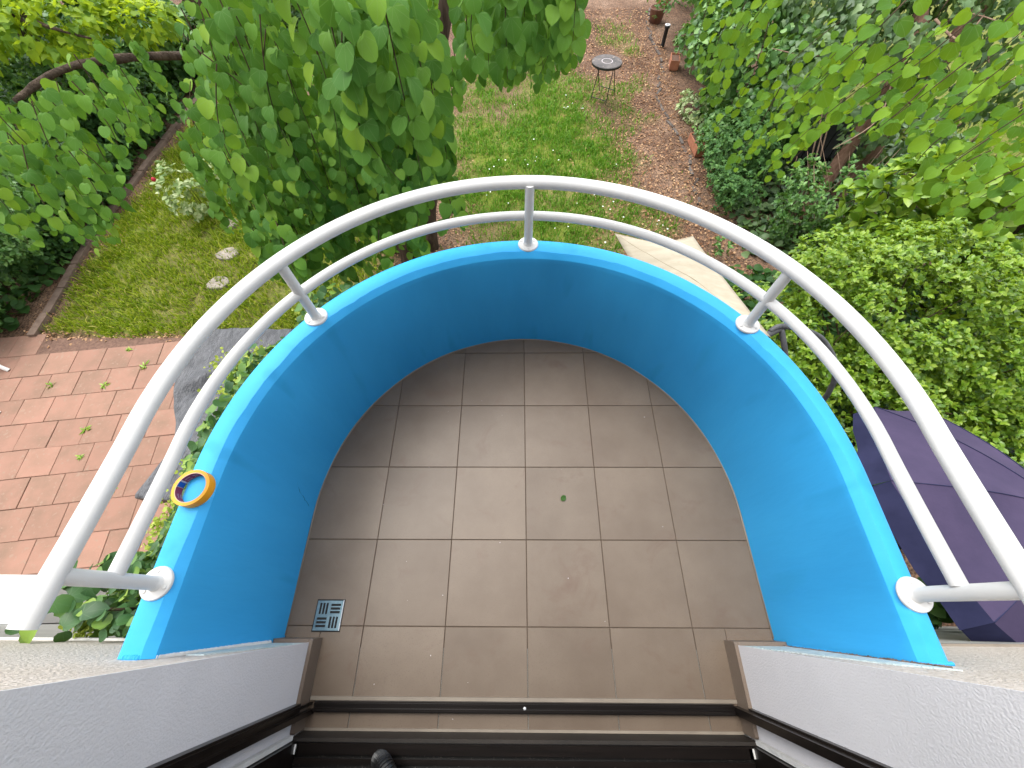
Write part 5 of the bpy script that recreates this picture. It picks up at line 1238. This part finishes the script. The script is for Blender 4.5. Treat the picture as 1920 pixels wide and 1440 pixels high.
limb([(-9.0, 9.2, -1.1), (-8.2, 8.6, -1.0), (-7.4, 8.0, -.95), (-6.6, 7.7, -1.0)], .05, .015, mp, 'branch')
limb([(-8.9, 9.1, -.9), (-9.0, 8.2, -.8), (-9.2, 7.2, -.9)], .05, .015, mp, 'branch')
pp, dd = [], []
for n, c, r in ((700, (-7.5, 8.2, -.95), (.95, .8, .42)), (700, (-8.9, 7.7, -.9), (1.0, .9, .5)), (360, (-6.4, 8.7, -1.1), (.6, .5, .28)), (500, (-9.6, 6.5, -.9), (.9, .8, .5)), (400, (-8.4, 9.2, -.5), (1.2, .6, .4))):
    a, b = blob(n, c, r); pp.append(a); dd.append(b)
pp, dd = np.concatenate(pp), np.concatenate(dd); n = len(pp)
o = link('crown', mass_mesh('crown', 'ivy', pp - np.array(mp.location), norm(dd + rng.normal(0, .6, (n, 3)) - [0, 0, .5]), dd * .4 + [0, 0, .9] + rng.normal(0, .4, (n, 3)), rng.uniform(.10, .17, n), M['maple_leaf']), mp); o['kind'] = 'stuff'

# rose bush with a single red bud
rose = bush('rose_bush', 'cream and green leaved rose bush with one red bud, in the left lawn', 'shrub', (-5.55, 6.1, G),
     [(480, (-5.42, 6.0, -2.42), (.40, .36, .42)), (220, (-5.0, 6.4, -2.5), (.3, .3, .35))], 'oval', (.07, .115), 'variegated', rnd_stems(9, (-5.5, 6.15, G), (-5.5, 6.15, -2.3), (.3, .3, .2), .008, 14), rosette=5, stem_mat='stem')
bud = MB().lathe([(0.0001, -.045), (.022, -.03), (.036, 0), (.030, .028), (.012, .045), (.0001, .048)], (-5.80, 5.98, -2.20), 12).build('rose_bud', M['red'], rose, smooth=True)
bush('shade_rose', 'small leafy rose with greyish foliage under the hanging redbud leaves', 'shrub', (-4.6, 6.4, G),
     [(300, (-4.5, 6.5, -2.55), (.4, .35, .3))], 'oval', (.06, .10), 'grey_ivy', rnd_stems(6, (-4.5, 6.4, G), (-4.5, 6.5, -2.4), (.3, .3, .2), .008, 15), rosette=5)

# right-hand tree with ivy and dry vines
tr = thing('ivy_grown_tree', 'old tree with reddish trunks wrapped in ivy and dry vines', 'tree', (5.0, 6.0, G))
limb([(4.75, 5.85, G - .1), (4.95, 6.1, -2.2), (5.2, 6.5, -1.4), (5.35, 6.9, -.6)], .10, .075, tr, 'trunk', 'bark_red')
limb([(5.5, 6.3, G - .1), (5.6, 6.45, -2.1), (5.75, 6.6, -1.4), (6.05, 7.0, -.4), (6.3, 7.4, .6)], .125, .10, tr, 'trunk', 'bark_red')
limb([(6.3, 7.4, .3), (7.0, 8.2, 1.0), (7.6, 9.0, 2.0)], .11, .07, tr, 'branch', 'bark_red')
limb([(5.35, 6.9, -.7), (5.5, 7.6, -.2), (5.9, 8.4, .4)], .08, .05, tr, 'branch', 'bark_red')
for k in range(26):
    a = np.array([rng.uniform(4.6, 6.2), rng.uniform(6.2, 7.6), rng.uniform(-1.4, -.2)])
    b = a + np.array([rng.normal(0, .6), rng.normal(0, .45), rng.normal(-.1, .35)])
    m = (a + b) / 2 + rng.normal(0, .18, 3)
    limb([tuple(a), tuple(m), tuple(b)], rng.uniform(.008, .022), .005, tr, 'vine', 'vine', 6, .06)
for x0 in (4.25, 4.38, 4.32):
    limb([(x0 + .15, 5.7, G), (x0 + .1, 5.75, -2.2), (x0 + rng.normal(0, .06), 5.9, -1.7), (x0 - .1, 6.1, -1.2)], .014, .007, tr, 'vine', 'vine', 6, .06)
pp, dd = [], []
for n, c, r in ((1100, (5.2, 6.9, -.6), (1.0, .9, .6)), (1100, (6.3, 7.4, .0), (1.2, 1.2, .8)), (420, (5.6, 6.2, -1.5), (.9, .4, .6)), (900, (4.9, 8.0, -.5), (.9, 1.0, .7)), (900, (7.0, 6.2, -.7), (1.0, .9, .8)), (700, (7.6, 5.0, -1.2), (.9, .8, .7)), (500, (4.3, 6.8, -1.2), (.5, .6, .5))):
    a, b = blob(n, c, r); pp.append(a); dd.append(b)
pp, dd = np.concatenate(pp), np.concatenate(dd); n = len(pp)
o = link('ivy', mass_mesh('ivy', 'ivy', pp - np.array(tr.location), norm(dd * .4 + rng.normal(0, .5, (n, 3)) - [0, 0, .9]), dd * .5 + [0, -.3, .6] + rng.normal(0, .4, (n, 3)), rng.uniform(.075, .125, n), M['grey_ivy']), tr); o['kind'] = 'stuff'
bush('vine_undergrowth', 'twiggy green undergrowth at the foot of the ivy grown tree', 'shrub', (4.6, 5.3, G),
     [(2000, (4.35, 5.35, -2.25), (.5, .4, .5), 22, .24), (2000, (5.3, 5.3, -2.2), (.7, .4, .5), 22, .26)], 'oval', (.05, .085), 'ivy_leaf', rnd_stems(22, (4.7, 5.3, G), (4.8, 5.4, -1.8), (.8, .4, .5), .008, 17), rosette=6, stem_mat='vine')
bush('shade_ivy', 'dark ivy in shadow between the purple parasol and the house', 'ivy', (2.4, .5, G),
     [(3200, (2.35, .65, -2.5), (.7, .6, .4), 26, .25), (1500, (2.9, .12, -2.0), (.9, .10, .7), 20, .14)], 'heart', (.06, .10), 'deep_leaf', None)  # dark leaf colour carries the shade below the parasol
bush('round_leaf_plant', 'plant with flat round green leaves by the black slat fence', 'plant', (5.7, 1.35, G),
     [(170, (5.75, 1.35, -2.2), (.40, .28, .3))], 'round', (.09, .13), 'feather', None)
bush('mint_green_plant', 'pale mint green seedling leaves on the shaded right lawn', 'plant', (6.9, 3.5, G),
     [(120, (6.95, 3.55, -2.3), (.4, .3, .25))], 'ivy', (.12, .18), 'ivy_leaf', None)

# ------------------------------------------------------------------ garden furniture
# tarpaulin over a low table
cov = thing('covered_table', 'low table hidden under a wrinkled grey tarpaulin on the patio', 'covered table', (-3.55, 2.0, G))
cz = G + 0.74
TY = [0.97, 1.00, 1.17, 1.38, 1.62, 1.78, 1.95, 2.25, 2.62, 2.80, 3.05]
TX = [-3.72, -3.74, -3.66, -3.60, -3.61, -3.66, -3.75, -3.86, -3.93, -3.88, -3.76]
def tarp_pt(u, v):
    y = 0.98 + v * 2.02 - .06 * u * (1 - v)
    xl = float(np.interp(y, TY, TX))
    xr = -2.75
    x = xl + (xr - xl) * u
    z = cz + 0.010 * math.sin(9 * u + 4 * v) + 0.012 * math.sin(13 * v + 3 * u) + 0.006 * math.sin(31 * u + 17 * v)
    z -= 0.06 * math.exp(-(((v - .60) - .35 * (u - .25)) / .035) ** 2) * math.exp(-((u - .28) / .2) ** 2)
    z += 0.05 * math.exp(-(((v - .66) - .35 * (u - .25)) / .05) ** 2) * math.exp(-((u - .28) / .22) ** 2)
    return (x, y, z)
nu, nv = 34, 60
vs = [tarp_pt(i / (nu - 1), j / (nv - 1)) for j in range(nv) for i in range(nu)]
fs = [(j * nu + i, j * nu + i + 1, (j + 1) * nu + i + 1, (j + 1) * nu + i) for j in range(nv - 1) for i in range(nu - 1)]
rim_i = [i for i in range(nu)] + [j * nu + nu - 1 for j in range(1, nv)] + [(nv - 1) * nu + i for i in range(nu - 2, -1, -1)] + [j * nu for j in range(nv - 2, 0, -1)]
cxm, cym = -3.2, 2.0
k0 = len(vs)
for q_, i in enumerate(rim_i):
    x, y, z = vs[i]; d = math.hypot(x - cxm, y - cym)
    vs.append((x + (x - cxm) / d * .004, y + (y - cym) / d * .006, z - .012))
fs += [(rim_i[i], k0 + i, k0 + (i + 1) % len(rim_i), rim_i[(i + 1) % len(rim_i)]) for i in range(len(rim_i))]
MB().add(vs, fs).build('tarpaulin', M['tarp'], cov, smooth=True)
k1 = []
sv, sf = [], []
for q_, i in enumerate(rim_i):
    x, y, z = vs[k0 + q_]
    sv += [(x, y, z - .001), (x + .01 * math.sin(q_ * .9), y + .012 * math.sin(q_ * .7), z - .11 - .015 * math.sin(q_ * .5))]
nr_ = len(rim_i)
sf = [(2 * i, 2 * i + 1, (2 * i + 3) % (2 * nr_), (2 * i + 2) % (2 * nr_)) for i in range(nr_)]
MB().add(sv, sf).build('hem', M['black_edge'], cov, smooth=True)
for x, y in ((-3.5, 1.15), (-2.9, 1.15), (-3.55, 2.85), (-2.9, 2.85)):
    MB().tube([(x, y, G), (x, y, cz - .05)], .02, 8).build('leg', M['black_iron'], cov)

# garden swing with a cream canopy
sw = thing('garden_swing', 'garden swing with cream canvas canopy and bent grey tubes', 'garden swing', (1.6, 2.4, G))
A_, B_, C_ = np.array((.885, 3.14, -.90)), np.array((1.62, 3.13, -.92)), np.array((1.985, 1.96, -.92))
D_ = A_ + (C_ - B_) * 1.02
nu, nv = 16, 24
def can_pt(u, v):
    p = A_ * (1 - u) * (1 - v) + B_ * u * (1 - v) + C_ * u * v + D_ * (1 - u) * v
    p = p + (D_ - A_) * 0.09 * math.sin(PI * u) * (1 - v) ** 2          # front edge pulled in between the corners
    return p + np.array([0, 0, .10 * (1 - abs(2 * u - 1.0) ** 1.2) * min(1, v * 4 + .1) - .02 * math.sin(PI * v) + .004 * math.sin(11 * u + 5 * v)])
vs = [tuple(can_pt(i / (nu - 1), j / (nv - 1))) for j in range(nv) for i in range(nu)]
fs = [(j * nu + i, j * nu + i + 1, (j + 1) * nu + i + 1, (j + 1) * nu + i) for j in range(nv - 1) for i in range(nu - 1)]
canopy = MB().add(vs, fs).build('canopy', M['cream'], sw, smooth=True)
so = canopy.modifiers.new('thickness', 'SOLIDIFY'); so.thickness = 0.004
MB().tube([tuple(can_pt(.02 + .9 * q, q * .98) + [0, 0, .0035]) for q in np.linspace(0, 1, 60)], .0028, 5).build('seam', M['seam'], canopy, off=sw.location)
MB().tube([tuple(can_pt(q, 0.0) + [0, 0, .002]) for q in np.linspace(0, 1, 30)], .004, 5).build('seam', M['seam'], canopy, off=sw.location)
limb([(2.0, 2.02, -.93), (2.12, 2.05, -.90), (2.45, 1.95, -.98), (2.66, 1.7, -1.4), (2.75, 1.5, G)], .022, .022, sw, 'tube_frame', 'grey_tube', 10, 0)
limb([(2.10, 2.05, -.92), (2.20, 1.8, -1.2), (2.25, 1.6, -1.8), (2.25, 1.5, G)], .022, .022, sw, 'tube_frame', 'grey_tube', 10, 0)
limb([(1.94, 1.98, -.95), (2.16, 2.08, -.92)], .028, .028, sw, 'tube_joint', 'grey_tube', 10, 0)
MB().box((1.0, 1.6, G + .42), (1.9, 2.1, G + .50)).build('seat', M['cream'], sw)
limb([(.8, 2.9, -.95), (.75, 2.9, -1.8), (.6, 2.9, G)], .022, .022, sw, 'tube_frame', 'grey_tube', 10, 0)

# purple parasol, tilted
pn = Vector((0.40, 0.12, 0.90)).normalized()
pe1 = Vector((0.35, -0.94, 0.0)); pe1 = (pe1 - pn * pe1.dot(pn)).normalized(); pe2 = pn.cross(pe1)
pcen = Vector((2.84, 0.50, -0.84)); pR, pH = 0.90, 0.30
par = thing('purple_parasol', 'faded purple tilted parasol beside the house below the railing', 'parasol', (2.70, 0.50, G))
def pp_(phi, rho):
    return pcen + (pe1 * math.cos(phi) + pe2 * math.sin(phi)) * (pR * rho) + pn * (pH * (1 - rho ** 1.7))
for s_i in range(8):
    f0, f1 = 2 * PI * s_i / 8 + .25, 2 * PI * (s_i + 1) / 8 + .25
    vs = []; nu, nv = 9, 12
    for j in range(nv):
        for i in range(nu):
            u, v = i / (nu - 1), j / (nv - 1)
            p = pp_(f0, v) * (1 - u) + pp_(f1, v) * u
            p = p - pn * ((0.022 * math.sin(PI * u) + .005 * math.sin(9 * u + s_i) * math.sin(7 * v + s_i)) * v) - (p - pcen) * (0.02 * math.sin(PI * u) * v)
            vs.append(tuple(p))
    fs = [(j * nu + i, j * nu + i + 1, (j + 1) * nu + i + 1, (j + 1) * nu + i) for j in range(nv - 1) for i in range(nu - 1)]
    MB().add(vs, fs).build('canopy_panel', M['purple'], par, smooth=True)
    MB().tube([tuple(Vector(vs[j * nu]) + pn * .002) for j in range(nv)], .003, 5).build('rib_seam', M['navy'], par)
    sv = []
    for i in range(nu):
        p = Vector(vs[(nv - 1) * nu + i]); q = p - pn * 0.13 + (p - pcen) * (0.03 + .012 * math.sin(i * 1.9 + s_i))
        sv += [tuple(p), tuple(q)]
    MB().add(sv, [(2 * i, 2 * i + 2, 2 * i + 3, 2 * i + 1) for i in range(nu - 1)]).build('valance', M['navy'], par, smooth=True)
MB().tube([tuple(pcen + pn * pH), tuple(pcen - pn * .35), (pcen.x - .15, pcen.y, G)], .02, 10).build('pole', M['black_iron'], par, smooth=True)
MB().tube([tuple(pcen + pn * (pH + .004)), tuple(pcen + pn * (pH + .05))], [.02, .008], 8).build('finial', M['black_iron'], par, smooth=True)

# bistro table
bt = thing('bistro_table', 'round dark bistro table with folding iron legs on the patchy lawn', 'table', (1.80, 9.72, G))
auto_smooth(MB().lathe([(.0001, -.012), (.285, -.012), (.298, -.006), (.300, .008), (.290, .016), (.0001, .018)], (1.78, 9.66, G + .72), 40).build('tabletop', M['table_top'], bt), 30)
MB().lathe([(.296, -.03), (.302, -.03), (.302, .004), (.296, .004)], (1.78, 9.66, G + .72), 40, True).build('rim', M['black_iron'], bt)
legs = {'a': (1.57, 9.72), 'b': (1.87, 9.52), 'c': (2.10, 9.90), 'd': (1.80, 10.10)}
tops = {'a': (1.66, 9.86), 'c': (1.94, 9.58), 'b': (2.02, 9.72), 'd': (1.62, 9.70)}
for k in 'abcd':
    tp = {'a': (1.70, 9.84), 'b': (1.97, 9.78), 'c': (1.93, 9.56), 'd': (1.60, 9.62)}[k]
    MB().tube([(*legs[k], G), (*tp, G + .70)], .009, 8).build('leg', M['black_iron'], bt)
MB().tube([(*legs['a'], G + .07), (*legs['b'], G + .07)], .007, 6).build('stretcher', M['black_iron'], bt)
MB().tube([(*legs['c'], G + .10), (*legs['d'], G + .10)], .007, 6).build('stretcher', M['black_iron'], bt)
MB().lathe([(.10, .0185), (.105, .0195), (.11, .0185)], (1.78, 9.66, G + .72), 24).build('ring_mark', M['paleprint'], bt)

# planters, pots, lamp, bench
def planter(name, label, cat, x, y, lx, ly, h, mat, rz, plant, leaves=70, ps=(.05, .09), group=None, spread=1.0):
    t = thing(name, label, cat, (x, y, G), group, rz)
    b = MB(); w = .015
    b.box((-lx, -ly, .03), (lx, -ly + w, h)); b.box((-lx, ly - w, .03), (lx, ly, h)); b.box((-lx, -ly + w, .03), (-lx + w, ly - w, h)); b.box((lx - w, -ly + w, .03), (lx, ly - w, h)); b.box((-lx + w, -ly + w, 0.0), (lx - w, ly - w, .035))
    b.build('trough', M[mat], t, off=(0, 0, 0))
    MB().box((-lx + w + .001, -ly + w + .001, .036), (lx - w - .001, ly - w - .001, h - .03)).build('soil', M['joint'], t, off=(0, 0, 0))
    if plant:
        n = leaves
        p = np.stack([rng.uniform(-lx, lx, n) * spread, rng.uniform(-ly, ly, n) * spread, h + rng.uniform(-.02, .16, n)], 1)
        link('foliage', mass_mesh('foliage', 'oval', p, norm(rng.normal(0, 1, (n, 3))), np.tile([0, 0, 1.], (n, 1)) + rng.normal(0, .4, (n, 3)), rng.uniform(*ps, n), M[plant]), t)
    return t
planter('planter_box', 'terracotta window box of white edged plants on the earth by the bench', 'planter', .86, 11.9, .24, .12, .20, 'brown_pot', .15, 'variegated')
planter('planter_box', 'orange terracotta trough half buried in green leaves by the grey edging', 'planter', 3.42, 7.85, .09, .26, .18, 'terracotta', .05, 'ivy_leaf', 80)
planter('planter_box', 'small orange flower box under the ivy hedge beside the garden lamp', 'planter', 3.62, 11.15, .10, .2, .20, 'terracotta', -.2, None)
planter('planter_box', 'narrow tilted terracotta box at the far end of the path', 'planter', 4.0, 14.6, .10, .25, .20, 'terracotta', -.6, None)
pot = thing('plant_pot', 'round brown pot with dark green plant at the hedge foot', 'plant pot', (3.62, 13.6, G))
MB().lathe([(.0001, .01), (.15, .0), (.20, .28), (.215, .30), (.19, .30), (.17, .25), (.0001, .24)], (0, 0, 0), 20).build('pot', M['brown_pot'], pot, True, off=(0, 0, 0))
n = 90; p = rng.normal(0, 1, (n, 3)) * [.20, .18, .12] + [.12, -.02, .38]
link('foliage', mass_mesh('foliage', 'oval', p, norm(rng.normal(0, 1, (n, 3))), np.tile([0, 0, 1.], (n, 1)) + rng.normal(0, .4, (n, 3)), rng.uniform(.08, .13, n), M['feather']), pot)
lampo = thing('garden_lamp', 'short black garden lamp post with white ring by the edging', 'lamp', (3.56, 12.2, G))
MB().lathe([(.0001, 0), (.05, 0), (.045, .02), (.045, .36), (.06, .37), (.065, .42), (.0001, .425)], (0, 0, 0), 16).build('post', M['lamp_black'], lampo, True, off=(0, 0, 0))
MB().lathe([(.028, .426), (.028, .434), (.062, .430), (.064, .422)], (0, 0, 0), 16).build('light_ring', M['lamp_white'], lampo, True, off=(0, 0, 0))
bench = thing('garden_bench', 'weathered grey slatted bench half hidden behind the redbud leaves', 'bench', (-.35, 12.6, G), None, .28)
for k in range(5): MB().box((-.75, -.26 + k * .105, .40), (.75, -.26 + k * .105 + .09, .43)).build('slat', M['grey_wood'], bench, off=(0, 0, 0))
for sx in (-.65, .65):
    for sy in (-.22, .22): MB().box((sx - .03, sy - .03, 0), (sx + .03, sy + .03, .398)).build('leg', M['grey_wood'], bench, off=(0, 0, 0))
planter('planter_box', 'dark brown planter box standing on the grey bench', 'planter', -.15, 12.75, .20, .10, .18, 'brown_pot', .28, None).location.z = G + .432

# white furniture at the left edge of the patio
ch = thing('garden_chair', 'white garden chair whose splayed feet stand on the red paving', 'chair', (-7.2, 2.5, G + .02))
for a, b in (((-6.95, 2.86, 0), (-7.35, 2.98, .50)), ((-6.66, 2.22, 0), (-7.25, 2.25, .46)), ((-7.6, 3.0, 0), (-7.5, 2.9, .46)), ((-7.6, 2.1, 0), (-7.5, 2.2, .46))):
    MB().tube([(a[0], a[1], G + .022 + a[2]), (b[0], b[1], G + .02 + b[2])], .024, 8).build('leg', M['white_wood'], ch)
MB().box((-7.62, 2.15, G + .46), (-7.22, 2.95, G + .49)).build('seat', M['white_wood'], ch)
MB().box((-7.66, 2.15, G + .492), (-7.62, 2.95, G + .95)).build('backrest', M['white_wood'], ch)
cab = thing('storage_cabinet', 'white garden cabinet standing against the house wall on the patio', 'cabinet', (-4.55, .16, G + .02))
MB().box((-5.4, -.060, G + .022), (-3.87, .27, G + .98)).build('carcass', M['white_wood'], cab)
MB().box((-5.42, -.062, G + .981), (-3.85, .285, G + 1.005)).build('top', M['white_wood'], cab)
for k in range(2): MB().box((-5.39 + k * .765, .271, G + .05), (-5.39 + k * .765 + .74, .282, G + .96)).build('door', M['white_wood'], cab)

# black slat fence at the right, shed at the back
fen = thing('slat_fence', 'black horizontal slat fence in shadow behind the lime shrub', 'fence', (6.0, .9, G))
for k in range(16): MB().box((5.2 + .0, .40 + k * .085, G + .02), (6.9, .40 + k * .085 + .06, G + .06)).build('slat', M['dark_fence'], fen)
for x in (5.3, 6.8): MB().box((x, .38, G - .05), (x + .06, 1.76, G + .0195)).build('rail', M['dark_fence'], fen)
fen2 = thing('slat_fence', 'black board fence hidden behind the reddish trunks', 'fence', (5.6, 6.9, G))
for k in range(9): MB().box((4.7 + k * .17, 7.35, G), (4.7 + k * .17 + .15, 7.38, G + .8)).build('board', M['dark_fence'], fen2)
for z in (.2, .6): MB().box((4.7, 7.381, G + z), (6.23, 7.42, G + z + .08)).build('rail', M['dark_fence'], fen2)
shed = thing('garden_shed', 'dark garden shed with pale blue roof edge behind the leaves', 'shed', (-5.5, 17.0, G))
MB().box((-7.2, 15.9, G), (-3.6, 18.0, G + 1.7)).build('wall', M['shed_wall'], shed)
MB().box((-7.4, 15.75, G + 1.702), (-3.4, 18.2, G + 1.80)).build('roof', M['shed_roof'], shed)
